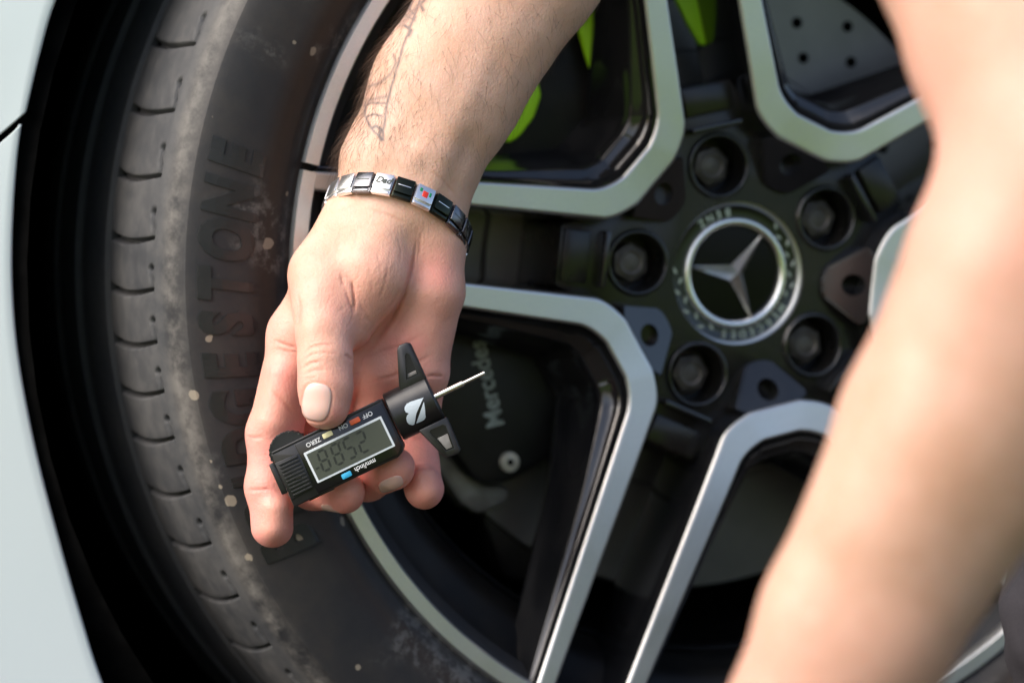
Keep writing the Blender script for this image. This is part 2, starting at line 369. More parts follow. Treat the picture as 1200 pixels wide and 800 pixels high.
for k_, (aa, rr) in enumerate(((149.5, 273), (147.6, 273))):
    me = bm_obj('sidewall_mark', prism_bm(rrect(-3, 3, -4, 4, 1), 0, 0.6), 'tyre_letter', tyre)
    remap(me.data, lambda c: np.stack([(rr + c[:, 1]) * np.cos(rad(aa) - c[:, 0] / rr), -(side_z(rr + c[:, 1]) + c[:, 2] - 0.1), (rr + c[:, 1]) * np.sin(rad(aa) - c[:, 0] / rr)], 1) / 1000)

# rim ----------------------------------------------------------------
V, F = lathe([(240.6, 27), (241, 31), (240, 33.2), (237, 32.5), (234, 30), (231, 22), (226, 14), (219, 8), (213, 4), (209, 1), (207, -3), (205.5, -6), (204.8, -14), (203.5, -40), (200, -90), (198, -180), (208, -190), (228, -195), (228, -186), (214, -150), (214, -20), (225, 0), (232, 20)], 200, True)
rim = mesh_obj('rim', V, F, 'barrel', wheel, True, None, 40)
V, F = lathe([(199.5, -24), (198.0, -25.5), (197.4, -29), (198.2, -32), (200.5, -33)], 160); mesh_obj('barrel_edge', V, F, 'gloss_black', rim)
V, F = lathe([(205, -8), (200.3, -24.5), (200.5, -33)], 120); mesh_obj('barrel_step', V, F, 'barrel', rim)
def zm(r): return np.interp(r, [60, 72, 110, 238], [18, 21, 25, 35])
RL = 235.0
def half_loop(end_r, p_corner, ctrl, p_flat, slope, kl=18, kc=13, kf=4):
    """one half of a V: leg from the rim to p_corner, rounded corner, flat to the axis"""
    d = np.array([1, slope]) / math.hypot(1, slope); p = np.array(p_corner, float)
    bq = p @ d; t = -bq + math.sqrt(bq * bq - p @ p + end_r ** 2); e = p + d * t
    out = [e + (p - e) * i / kl for i in range(kl)]
    a, c, b = p, np.array(ctrl, float), np.array(p_flat, float)
    out += [(1 - s) ** 2 * a + 2 * s * (1 - s) * c + s * s * b for s in np.linspace(0, 1, kc)[:-1]]
    z = np.array([b[0], 0.0]); out += [b + (z - b) * i / kf for i in range(kf + 1)]
    return np.array(out)
def full(h): return np.concatenate([h, (h * [1, -1])[-2::-1]])
O_ = full(half_loop(RL, (78.5, 32), (73.0, 27.2), (69.6, 14), 0.748))
I_ = full(half_loop(RL, (92, 26), (86.2, 20.5), (83.6, 10), 0.805))
tI = np.gradient(I_, axis=0); nI = np.stack([-tI[:, 1], tI[:, 0]], 1); nI /= np.linalg.norm(nI, axis=1)[:, None]
if nI[len(nI) // 2, 0] < 0: nI = -nI
tO = np.gradient(O_, axis=0); nO = np.stack([-tO[:, 1], tO[:, 0]], 1); nO /= np.linalg.norm(nO, axis=1)[:, None]
if nO[len(nO) // 2, 0] > 0: nO = -nO
rI = np.linalg.norm(I_, axis=1); fac = np.interp(rI, [84, 100, 140, 235], [1.0, 0.85, 0.55, 0.28])[:, None]
def loop3(P, z): return np.column_stack([P, z])
rO = np.linalg.norm(O_, axis=1)
def zone(zs): return np.asarray(zs)
loops_m = [loop3(O_ + nO * 0.8, zm(rO) - 1.4), loop3(O_, zm(rO) - 0.3), loop3(O_ - nO * 0.8, zm(rO)), loop3(I_ - nI * 0.7, zm(rI)), loop3(I_, zm(rI) - 0.3), loop3(I_ + nI * 0.7, zm(rI) - 1.2)]
ff = fac[:, 0]
loops_in = [loop3(I_ + nI * 0.7, zm(rI) - 1.2), loop3(I_ + nI * (1.2 + 0.6 * fac), zm(rI) - 4.5 * ff - 2), loop3(I_ + nI * (9.5 * fac), zm(rI) - 7.5 * ff - 4), loop3(I_ + nI * (11.0 * fac), zm(rI) - 7.7 * ff - 4), loop3(I_ + nI * (12.5 * fac), zm(rI) - 8.6 * ff - 5),
            loop3(I_ + nI * (14.0 * fac), zm(rI) - 14 * ff - 6), loop3(I_ + nI * (16 * fac + 2 * (1 - fac)), zm(rI) - 20 * ff - 7), loop3(I_ + nI * (17 * fac + 3.0), zm(rI) - 34 * ff - 16), loop3(I_ + nI * (18.5 * fac + 4.0), zm(rI) - 35 * ff - 16.5), loop3(I_ + nI * (19.3 * fac + 4.0), zm(rI) - 37 * ff - 18), loop3(I_ + nI * (18 * fac + 2), zm(rI) - 58 * ff - 18), loop3(I_ + nI * (0.0 * fac - 1), zm(rI) - 66 * ff - 18)]
loops_out = [loop3(O_ + nO * 0.8, zm(rO) - 1.4), loop3(O_ + nO * 1.4, zm(rO) - 5), loop3(O_ + nO * 2.2, zm(rO) - 14), loop3(O_ + nO * 4.0, zm(rO) - 50), loop3(O_ + nO * 0, zm(rO) - 66)]
def rot_uw(P, deg):                                      # window frame (u out, w clockwise in the picture) -> wheel a,b
    t = rad(deg); u, w_ = P[..., 0], P[..., 1]
    x = u * math.cos(t) - w_ * math.sin(t); y = u * math.sin(t) + w_ * math.cos(t)
    return x, -y
def strip(loops, deg, name, material, parent, sub=1, auto=30):
    L = [l for l in loops]; k = len(L[0]); V = []; F = []
    for l in L:
        x, y = rot_uw(l, deg); V += [WP(a, b, z) for a, b, z in zip(x, y, l[:, 2])]
    for j in range(len(L) - 1):
        for i in range(k - 1): F.append((j * k + i, j * k + i + 1, (j + 1) * k + i + 1, (j + 1) * k + i))
    return mesh_obj(name, V, F, material, parent, True, None, auto)
WIN = [-138, -66, 6, 78, 150]; LUG = [-102, -30, 42, 114, 186]
for dg in WIN:
    s_ = strip(loops_m, dg, 'machined_edge', 'machined', rim, 1, 9)
    strip(loops_in, dg, 'spoke', 'gloss_black', rim, 1, 75)
    strip(loops_out, dg, 'spoke_side', 'gloss_black', rim)
# lip: arcs under the windows and at the spoke ends, machined
aI = math.degrees(math.atan2(I_[0, 1], I_[0, 0])); aO = math.degrees(math.atan2(O_[0, 1], O_[0, 0]))
def lip(c, h, name, r0=232.4, r1=241.3, zt=35.2):
    prof = [(r0 - 0.4, zt - 7), (r0, zt - 1.0), (r0 + 0.8, zt), (r1 - 1.6, zt), (r1, zt - 1.6), (r1 + 0.2, zt - 8)]
    V, F = lathe(prof, 40, False, rad(-c - h), rad(-c + h)); p = len(prof)
    F += [tuple(range(p)), tuple(range(len(V) - p, len(V)))[::-1]]
    return mesh_obj(name, V, F, 'machined', rim, True, None, 35)
for dg in WIN: lip(dg, aI - 0.9, 'rim_lip')
for dg in LUG: lip(dg, 36 - aI + 0.05, 'spoke_end', zt=34.9)
# hub ----------------------------------------------------------------
hub_pts = []
for wdeg, ldeg in zip([-138, -66, 6, 78, 150], [-102, -30, 42, 114, 186]):
    for u, w_ in ((79, -30), (72, -24), (69.6, -14), (69.6, 14), (72, 24), (79, 30)):
        x, y = rot_uw(np.array([u, w_]), wdeg); hub_pts.append((float(x), float(y)))
    for u, w_ in ((98, -15.5), (98, 15.5)):
        x, y = rot_uw(np.array([u, w_]), ldeg); hub_pts.append((float(x), float(y)))
bm = prism_bm(hub_pts[::-1], -62, 6, 1.2, 2)
hub = bm_obj('hub', bm, 'hub_black', rim); remap(hub.data, lambda c: np.stack([c[:, 0], -c[:, 2], c[:, 1]], 1) / 1000); hub.data.flip_normals()
cut = []
def cyl_obj(name, x, y, r, z0, z1, material=None, parent=None, k=40, bevel=0.0):
    bm = prism_bm(circ(0, 0, r, k), z0, z1, bevel)
    for v in bm.verts: v.co = Vector(WP(v.co.x + x, v.co.y + y, v.co.z))
    return bm_obj(name, bm, material, parent)
for ld in LUG:
    x, y = rot_uw(np.array([56.0, 0]), ld); c = cyl_obj('cutter', float(x), float(y), 14.6, -17, 40); c.parent = wheel; cut.append(c)
c = cyl_obj('cutter', 0, 0, 36.5, -6, 40, k=64); c.parent = wheel; cut.append(c)
boolean(hub, cut)
# raised pocket rims
for ld in LUG:
    x, y = rot_uw(np.array([56.0, 0]), ld); x, y = float(x), float(y)
    V = []; F = []; prof = [(14.5, 4), (14.6, 7.6), (15.3, 8.3), (16.4, 8.0), (17.4, 5.6)]; k = 48
    for j in range(k):
        t = 2 * math.pi * j / k
        for r, z in prof: V.append(WP(x + r * math.cos(t), y + r * math.sin(t), z))
    F = [(j * 5 + i, ((j + 1) % k) * 5 + i, ((j + 1) % k) * 5 + i + 1, j * 5 + i + 1) for j in range(k) for i in range(4)]
    mesh_obj('bolt_pocket_rim', V, F, 'gloss_black', rim)
    # ribs closing the inner end of the slot
    pts = [(74.5, -13.5), (77.5, -14.5), (77.5, 14.5), (74.5, 13.5)]
    bm = prism_bm(pts[::-1], 5, 15.5, 1.0)
    for v in bm.verts:
        xx, yy = rot_uw(np.array([v.co.x, v.co.y]), ld); v.co = Vector(WP(float(xx), float(yy), v.co.z))
    bm_obj('spoke_rib', bm, 'gloss_black', rim)
    bm = prism_bm([(83, -13), (97, -13.5), (97, 13.5), (83, 13)][::-1], 5, 9.5, 0.8)
    for v in bm.verts:
        xx, yy = rot_uw(np.array([v.co.x, v.co.y]), ld); v.co = Vector(WP(float(xx), float(yy), v.co.z))
    bm_obj('spoke_web', bm, 'hub_black', rim)
# sloping facets with a small hole between centre cap and machined corner
for wd in WIN:
    pts = [(69.8, -15.5), (69.8, 15.5), (66, 20.5), (47.5, 7.5), (46.2, 3), (46.2, -3), (47.5, -7.5), (66, -20.5)]
    bm = prism_bm(pts, -2, 10, 0.0)
    for v in bm.verts:
        if v.co.z > 0: v.co.z = np.interp(v.co.x, [46, 70], [8.5, 19.4])
    bmesh.ops.bevel(bm, geom=list(bm.edges), offset=0.9, segments=2, affect='EDGES', clamp_overlap=True)
    for v in bm.verts:
        xx, yy = rot_uw(np.array([v.co.x, v.co.y]), wd); v.co = Vector(WP(float(xx), float(yy), v.co.z))
    fo = bm_obj('hub_facet', bm, 'gloss_black', rim)
    x, y = rot_uw(np.array([60.5, 0]), wd); c = cyl_obj('cutter', float(x), float(y), 5.6, 3, 40); c.parent = wheel
    boolean(fo, [c])
    if not fo.data.materials: fo.data.materials.append(M['gloss_black'])
# bolts
for ld in LUG:
    x, y = rot_uw(np.array([56.0, 0]), ld); x, y = float(x), float(y)
    b = cyl_obj('wheel_bolt', x, y, 12.6, -17, -13.5, 'bolt', wheel, 32, 0.8)
    rot0 = random.random()
    bm = prism_bm([(10.4 * math.cos(rot0 + i * math.pi / 3), 10.4 * math.sin(rot0 + i * math.pi / 3)) for i in range(6)], -14, -2.6, 1.6)
    for v in bm.verts: v.co = Vector(WP(v.co.x + x, v.co.y + y, v.co.z))
    bm_obj('bolt_head', bm, 'bolt', b)
    V = []; prof = [(7.4, -2.7), (7.0, -1.6), (5.2, -1.2), (4.9, -3.2), (0.1, -3.5)]; k = 24
    for j in range(k):
        t = 2 * math.pi * j / k
        for r, z in prof: V.append(WP(x + r * math.cos(t), y + r * math.sin(t), z))
    F = [(j * 5 + i, ((j + 1) % k) * 5 + i, ((j + 1) % k) * 5 + i + 1, j * 5 + i + 1) for j in range(k) for i in range(4)]
    mesh_obj('bolt_dome', V, F, 'bolt', b)
# centre cap
V, F = lathe([(36, -8), (38.4, -5), (38.6, 0.5), (37.8, 2.6), (36.6, 3.2), (35.4, 2.6), (34.6, 1.0)], 72); cap = mesh_obj('centre_cap', V, F, 'cap_ring', wheel, True)
V, F = lathe([(34.8, 1.2), (34.0, 0.6), (28.6, 0.9)], 72); mesh_obj('emblem_band', V, F, 'cap_band', cap)
V, F = lathe([(28.9, 0.6), (28.4, 2.4), (27.2, 3.4), (25.2, 3.0), (24.2, 1.0), (24.1, -0.5)], 72); mesh_obj('chrome_ring', V, F, 'chrome', cap)
V, F = lathe([(24.4, -0.4), (12, 0.2), (0.05, 0.3)], 64); mesh_obj('emblem_disc', V, F, 'cap_black', cap)
up = -68.0                                                 # wheel angle of the emblem's top
V = []; F = []
for k in range(3):
    t = rad(up + 120 * k); d = np.array([math.cos(t), math.sin(t)]); pr = np.array([-d[1], d[0]])
    o0 = len(V); tip = d * 24.2
    pts = [(np.zeros(2), 5.4), (d * 4.6 * 0.5 + pr * 4.6 * 0.87, 0.6), (tip + pr * 0.5, 1.0), (tip, 2.6), (tip - pr * 0.5, 1.0), (d * 4.6 * 0.5 - pr * 4.6 * 0.87, 0.6)]
    V += [WP(p[0], p[1], z) for p, z in pts]
    F += [(o0, o0 + 1, o0 + 2, o0 + 3), (o0, o0 + 3, o0 + 4, o0 + 5)]
mesh_obj('star', V, F, 'chrome', cap, False)
flat = lambda r: np.full_like(r, 0.9)
arc_text('MERCEDES', 31.6, 4.3, up + 8 * 9.4 / 2, 9.4, 'emblem_letter', cap, 'cap_ring', flat, 0.45, 0.01, stretch=0.9)
arc_text('ZNEB', 31.6, 4.3, up + 180 + 4 * 9.4 / 2, 9.4, 'emblem_letter', cap, 'cap_ring', flat, 0.45, 0.01, flip=True, stretch=0.9)
for sgn in (-1, 1):                                        # laurel leaves
    for k in range(8):
        a_d = up + sgn * (47 + k * 13.0 / 1.35); me = bm_obj('laurel_leaf', prism_bm([(-1.9, 0), (-0.6, 0.9), (1.3, 0.6), (2.2, 0), (1.0, -0.5), (-0.6, -0.7)], 0, 0.5, 0.12, 1), 'cap_ring', cap)
        for tw in (0,):
            t = rad(a_d); rr = 31.6 + (1.4 if k % 2 else -1.2)
            def fn(c, t=t, rr=rr, sgn=sgn):
                x, y = c[:, 0], c[:, 1] * 1.0
                ang_ = 0.5 * (1 if k % 2 else -1)
                x, y = x * math.cos(ang_) - y * math.sin(ang_), x * math.sin(ang_) + y * math.cos(ang_)
                r = rr + y; th = t + sgn * x / rr
                return np.stack([r * np.cos(th), -(0.7 + c[:, 2]), r * np.sin(th)], 1) / 1000
            remap(me.data, fn)

# ------------------------------------------------------------------ car: body panels, wheel arch, brake
car = empty('car', 'white car body panels around a dark wheel arch with black brake caliper', 'car', WM)
def unp(px, py, z):                                       # picture position -> wheel-space point at height z above the star plane
    N_ = np.array([math.sin(YAW), -math.cos(YAW), 0.0]); X_ = np.array([math.cos(YAW), math.sin(YAW), 0]); Z_ = np.array([0, 0, 1.])
    d = c2w(at(px, py, 1000.0)) - CAM_LOC; hub_w = np.array([0, 0, HUB_Z])
    t = ((hub_w + N_ * z / 1000 - CAM_LOC) @ N_) / (d @ N_); P = CAM_LOC + d * t - hub_w
    return P @ X_ * 1000, P @ Z_ * 1000
# brake disc
hl = [(172, -62), (171, -60.5), (118, -60), (116, -57), (92, -56), (90, -30), (40, -28)]
V, F = lathe([(172, -90)] + hl, 120); disc = mesh_obj('brake_disc', V, F, 'disc', car, True, None, 30)
for ring, (rr, kk, ph) in enumerate(((132, 24, 0), (147, 24, 5), (161, 24, 10))):
    for i in range(kk):
        t = rad(i * 360 / kk + ph)
        if not 20 < math.degrees(t) % 360 < 160: continue
        bm = prism_bm(circ(rr * math.cos(t), rr * math.sin(t), 3.0, 14), -60.3, -59.7)
        for v in bm.verts: v.co = Vector(WP(v.co.x, v.co.y, v.co.z))
        bm_obj('drilled_hole', bm, 'liner', disc)
# made-up lime plates standing in for green reflections behind the spokes
def plate(name, pix, z, thick, material, parent, bevel=1.0):
    pts = [unp(x, y, z) for x, y in pix]
    ar = sum(pts[i][0] * pts[(i + 1) % len(pts)][1] - pts[(i + 1) % len(pts)][0] * pts[i][1] for i in range(len(pts)))
    if ar < 0: pts = pts[::-1]
    bm = prism_bm(pts, z - thick, z, bevel)
    for v in bm.verts: v.co = Vector(WP(v.co.x, v.co.y, v.co.z))
    return bm_obj(name, bm, material, parent)
sh = plate('reflection_plate', [(668, -30), (676, 25), (686, 62), (698, 96), (706, 116), (722, 116), (728, 40), (722, -30)], -18, 5, 'lime', car, 2)
plate('reflection_flap', [(560, 120), (600, 98), (632, 94), (636, 112), (627, 138), (612, 158), (600, 168), (585, 164), (560, 150)], -14, 5, 'lime', sh, 2.5)
plate('reflection_tab', [(784, -30), (792, 0), (806, 28), (821, 54), (832, 54), (832, -30)], -18, 5, 'lime', sh, 2)
# caliper
cal = plate('brake_caliper', [(470, 372), (540, 340), (640, 362), (690, 402), (694, 455), (668, 515), (640, 543), (592, 570), (558, 566), (516, 510), (470, 470)], -34, 55, 'caliper', car, 6)
plate('caliper_bracket', [(480, 480), (520, 520), (562, 566), (600, 572), (596, 590), (560, 604), (540, 590), (505, 540)], -52, 30, 'cast', car, 4)
plate('hub_carrier', [(560, 600), (600, 575), (650, 545), (690, 520), (690, 640), (640, 690), (590, 680)], -66, 30, 'barrel', car, 8)
plate('bracket_arm', [(560, 190), (640, 60), (676, 20), (712, 118), (716, 160), (660, 215), (580, 215)], -30, 10, 'barrel', car, 3)
px0 = np.array(unp(597, 541, -33)); 
pn = cyl_obj('guide_pin', px0[0], px0[1], 5.2, -36, -31.5, 'pin', cal, 32, 0.8)
cyl_obj('pin_socket', px0[0], px0[1], 1.7, -33, -31.2, 'liner', pn, 16)
me = text_mesh('Mercedes-Benz', 1.0, 0.018, 0.02, 0, 'LEFT', 1.0)
p0 = np.array(unp(582, 500, -33.6)); p1 = np.array(unp(559, 399, -33.6)); dr = (p1 - p0); co = np.empty(len(me.vertices) * 3); me.vertices.foreach_get('co', co); co = co.reshape(-1, 3)
wtot = text_mesh('Mercedes', 1.0, 0.018, 0, 0, 'LEFT'); cw = np.empty(len(wtot.vertices) * 3); wtot.vertices.foreach_get('co', cw); wtot = cw.reshape(-1, 3)[:, 0].max()
L_ = np.linalg.norm(dr); dr /= L_; pr = np.array([-dr[1], dr[0]]); sc = L_ / wtot
remap(me, lambda c: np.stack([(p0[0] + dr[0] * c[:, 0] * sc + pr[0] * c[:, 1] * sc * 1.15), np.where(c[:, 2] > 0, 33.3, 34.5), (p0[1] + dr[1] * c[:, 0] * sc + pr[1] * c[:, 1] * sc * 1.15)], 1) / 1000)
link('caliper_lettering', me, 'caliper_text', cal, False)
# wheel arch liner: a shell round the wheel, closed at the back
V, F = lathe([(358, -6), (374, -20), (380, -60), (384, -330), (200, -345), (0.1, -345)], 60, False, rad(-58), rad(238)); mesh_obj('wheel_arch_liner', V, F, 'liner', car)
bm = prism_bm(rect(-1500, 1500, -330, 900), -352, -346)  # added wall behind the arch, blocks light the unbuilt car would stop
for v in bm.verts: v.co = Vector(WP(v.co.x, v.co.y, v.co.z))
bm_obj('light_block_wall', bm, 'liner', car)
# body panels: edge of the arch as seen, on a plane nearly parallel to the picture
BODY_YAW = rad(4)
def body_pt(px, py, inset=0.0):
    nrm_ = np.array([math.sin(BODY_YAW), 0.08, -math.cos(BODY_YAW)]); nrm_ /= np.linalg.norm(nrm_); p_ref = at(20, 320, 1135.0) - nrm_ * inset
    d = at(px, py, 1.0); return d * ((p_ref @ nrm_) / (d @ nrm_))
WMi = np.array(WM.inverted())
def to_wheel(P): Pw = c2w(P); return Pw @ WMi[:3, :3].T + WMi[:3, 3]
def panel(name, edge, outer, sag):
    """sheet between the arch edge and an outer line, rolled inwards at the edge"""
    k = len(edge); V = []; rows = []
    for (ex, ey), (ox, oy) in zip(edge, outer):
        dx, dy = ox - ex, oy - ey; L = math.hypot(dx, dy)
        row = []
        for s, ins in ((5, 32), (0.8, 6), (0.0, 2.2), (1.2, 0.6), (4, 0.0), (14, 0.4), (50, sag * 2), (120, sag * 8), (L * 0.6 if L > 200 else L * .95, sag * 20), (L, sag * 40)):
            row.append(to_wheel(body_pt(ex + dx / L * min(s, L), ey + dy / L * min(s, L), ins)))
        rows.append(row)
    p = len(rows[0])
    for r_ in rows: V += r_
    F = [(j * p + i, j * p + i + 1, (j + 1) * p + i + 1, (j + 1) * p + i) for j in range(k - 1) for i in range(p - 1)]
    o = mesh_obj(name, V, F, 'paint', car, True)
    md = o.modifiers.new('thickness', 'SOLIDIFY'); md.thickness = 0.0012; md.offset = -1
    return o
def dense(P, k=14):
    P = np.array(P, float); out = []
    for i in range(len(P) - 1):
        p0 = P[max(i - 1, 0)]; p1 = P[i]; p2 = P[i + 1]; p3 = P[min(i + 2, len(P) - 1)]
        for t in np.linspace(0, 1, k, endpoint=False):
            out.append(0.5 * (2 * p1 + (p2 - p0) * t + (2 * p0 - 5 * p1 + 4 * p2 - p3) * t * t + (3 * p1 - p0 - 3 * p2 + p3) * t ** 3))
    return out + [P[-1]]
e_up = dense([(300, -420), (190, -240), (110, -100), (66, 0), (47, 64), (31, 131)]); o_up = dense([(-300, -900), (-480, -560), (-560, -300), (-600, 0), (-560, 300), (-560, 640)])
# upper panel ends along the seam: last rows follow the seam direction
o_up = [(x, y) for x, y in o_up]
e_lo = dense([(25.5, 146), (20, 190), (15.5, 260), (15, 330), (20, 400), (31, 470), (47, 545), (68, 625), (95, 720), (121, 800), (165, 900), (230, 1010)]); o_lo = dense([(-560, 655), (-600, 660), (-640, 670), (-660, 690), (-660, 720), (-650, 760), (-640, 800), (-620, 860), (-600, 930), (-560, 1010), (-520, 1080), (-480, 1150)])
panel('fender', e_up, o_up, 0.5)
panel('bumper', e_lo, o_lo, 0.5)

# ------------------------------------------------------------------ signed-distance modelling for the arms
D0 = 1075.0
def c3(px, py, dz, base=D0): return at(px, py, base + dz)
def seg(P, a, b, ra, rb, e=None, s=1.0):
    pa = P - a; ba = b - a
    if e is not None:
        pa = pa + e * ((pa @ e) * (1 / s - 1))[:, None]; ba = ba + e * ((ba @ e) * (1 / s - 1))
    h = np.clip((pa @ ba) / (ba @ ba), 0, 1)
    return np.linalg.norm(pa - h[:, None] * ba, axis=1) - (ra + (rb - ra) * h)
def smin(a, b, k):
    h = np.clip(0.5 + 0.5 * (b - a) / k, 0, 1); return b + (a - b) * h - k * h * (1 - h)
def chain(P, pts, k=3.0, e=None, s=1.0, base=D0):
    q = [(c3(x, y, z, base), r) for x, y, z, r in pts]; d = None
    for (a, ra), (b, rb) in zip(q[:-1], q[1:]):
        t = seg(P, a, b, ra, rb, e, s); d = t if d is None else smin(d, t, k)
    return d
def poly_dist(px, pl):                                     # px (n,2), polyline -> distance in picture pixels
    return poly_near(px, pl)[0]
def poly_near(px, pl):                                     # ... and the position along it, 0 to 1
    pl = np.array(pl, float); d = np.full(len(px), 1e9); s = np.zeros(len(px)); L = np.r_[0, np.cumsum(np.linalg.norm(np.diff(pl, axis=0), axis=1))]
    for i, (a, b) in enumerate(zip(pl[:-1], pl[1:])):
        ba = b - a; h = np.clip(((px - a) @ ba) / (ba @ ba + 1e-9), 0, 1); t = np.linalg.norm(px - a - h[:, None] * ba, axis=1)
        m_ = t < d; d[m_] = t[m_]; s[m_] = ((L[i] + (L[i + 1] - L[i]) * h) / L[-1])[m_]
    return d, s
def crease_w(px, pl, wd):
    q = np.array(pl, float); lo, hi = q.min(0) - 3 * wd, q.max(0) + 3 * wd
    i = np.where((px[:, 0] > lo[0]) & (px[:, 0] < hi[0]) & (px[:, 1] > lo[1]) & (px[:, 1] < hi[1]))[0]; out = np.zeros(len(px))
    if len(i):
        d, s = poly_near(px[i], pl); e = np.clip(np.minimum(s, 1 - s) * 3.2, 0, 1); e = e * e * (3 - 2 * e)
        out[i] = e * np.exp(-(d / (wd * (0.55 + 0.45 * e))) ** 2)
    return out
def to_px(P): return np.stack([600 + F_PX * P[:, 0] / P[:, 2], 400 + F_PX * P[:, 1] / P[:, 2]], 1)
ZV = np.array([0, 0, 1.0])
FING = dict(index=[(352, 392, 22, 13.6), (321, 508, 18, 11.9), (317, 571, 15, 10.7), (319, 617, 12, 9.4)],
            middle=[(400, 425, 28, 12.5), (372, 520, 42, 11), (368, 570, 26, 10), (403, 577, 9, 9.4)],
            ring=[(450, 432, 28, 12), (432, 520, 44, 11), (430, 559, 28, 10.2), (460, 549, 7, 9.8)],
            little=[(495, 438, 26, 10.5), (490, 508, 36, 9.2), (491, 545, 28, 8.5), (497, 573, 20, 9.0)])
CREASE = [  # polyline, half width (px), depth (mm), deepest surface it marks (dz)
    ([(411, 322), (415, 345), (416, 371)], 1.6, 0.9), ([(404, 338), (412, 360), (415, 372)], 1.3, 0.5), ([(398, 318), (404, 338)], 1.4, 0.35),
    ([(353, 417), (364, 407), (380, 403), (396, 406)], 1.4, 0.6), ([(352, 424), (366, 415), (382, 413), (398, 415)], 1.3, 0.5), ([(353, 433), (365, 425), (380, 423)], 1.3, 0.5), ([(354, 440), (368, 434), (386, 433)], 1.3, 0.42), ([(356, 446), (372, 441)], 1.2, 0.3),
    ([(402, 415), (407, 417), (413, 423)], 1.4, 0.6), ([(355, 408), (368, 400), (384, 397)], 1.1, 0.2),
    ([(318, 397), (335, 404), (352, 409)], 1.7, 0.55), ([(322, 408), (338, 412), (352, 412)], 1.3, 0.3), ([(316, 455), (332, 470), (346, 488)], 2.2, 0.5),
    ([(286, 511), (298, 513), (312, 511)], 1.5, 0.5), ([(286, 516), (300, 517)], 1.2, 0.2), ([(285, 573), (300, 574), (322, 572)], 1.5, 0.5), ([(350, 388), (352, 362), (349, 340)], 1.8, 0.5),
    ([(480, 553), (495, 549), (514, 549)], 1.3, 0.4), ([(497, 441), (508, 440), (522, 441)], 1.5, 0.7),
    ([(489, 262), (488, 285), (483, 315), (474, 345), (460, 374), (440, 402), (417, 432)], 2.2, 0.9), ([(493, 268), (492, 290), (488, 310)], 1.4, 0.4),
    ([(418, 425), (445, 412), (475, 403), (500, 388)], 1.6, 0.4), ([(430, 448), (462, 440), (490, 424), (512, 412)], 1.6, 0.45), ([(455, 398), (472, 372), (488, 350)], 1.4, 0.25),
    ([(470, 335), (462, 352), (450, 366)], 1.3, 0.22), ([(456, 300), (452, 330), (442, 358)], 1.3, 0.22), ([(440, 290), (446, 310), (447, 330)], 1.2, 0.18), ([(428, 300), (436, 325), (436, 350)], 1.2, 0.18), ([(463, 270), (470, 292), (468, 315)], 1.2, 0.18), ([(420, 352), (432, 372), (436, 384)], 1.2, 0.25), ([(424, 370), (440, 380)], 1.2, 0.2),
    ([(468, 208), (490, 222), (515, 240)], 1.6, 0.35), ([(498, 195), (520, 212), (540, 238)], 1.5, 0.3), ([(430, 244), (455, 252), (480, 263)], 1.5, 0.3),
    ([(384, 226), (400, 224), (425, 236)], 1.4, 0.2)]
_r = random.Random(3)
for _i in range(46):
    x0 = _r.uniform(388, 470); y0 = _r.uniform(262, 380); L0 = _r.uniform(10, 26); a0_ = math.radians(_r.gauss(105, 22)) + (x0 - 430) * 0.004
    CREASE.append(([(x0, y0), (x0 + L0 * .5 * math.cos(a0_) + _r.uniform(-2, 2), y0 + L0 * .5 * math.sin(a0_)), (x0 + L0 * math.cos(a0_ + .2), y0 + L0 * math.sin(a0_ + .2))], 1.0, _r.uniform(0.06, 0.15)))
for _i in range(26):
    x0 = _r.uniform(425, 520); y0 = _r.uniform(330, 450); L0 = _r.uniform(8, 22); a0_ = _r.uniform(-0.9, 0.4)
    CREASE.append(([(x0, y0), (x0 + L0 * .5 * math.cos(a0_), y0 + L0 * .5 * math.sin(a0_) + _r.uniform(-2, 2)), (x0 + L0 * math.cos(a0_), y0 + L0 * math.sin(a0_))], 1.0, _r.uniform(0.06, 0.14)))
NAIL_T = (371, 471, 16.5, 22.0, 0.16)                      # thumb nail: centre, half sizes (px), tilt
def nail_shape(px, spec):
    cx, cy, hx, hy, t = spec; d = px - [cx, cy]; u = d[:, 0] * math.cos(t) + d[:, 1] * math.sin(t); v = -d[:, 0] * math.sin(t) + d[:, 1] * math.cos(t)
    return (np.abs(u / hx) ** 3 + np.abs(v / hy) ** 3) ** (1 / 3)
NAIL_R = (458, 567, 15, 7.5, -0.38)
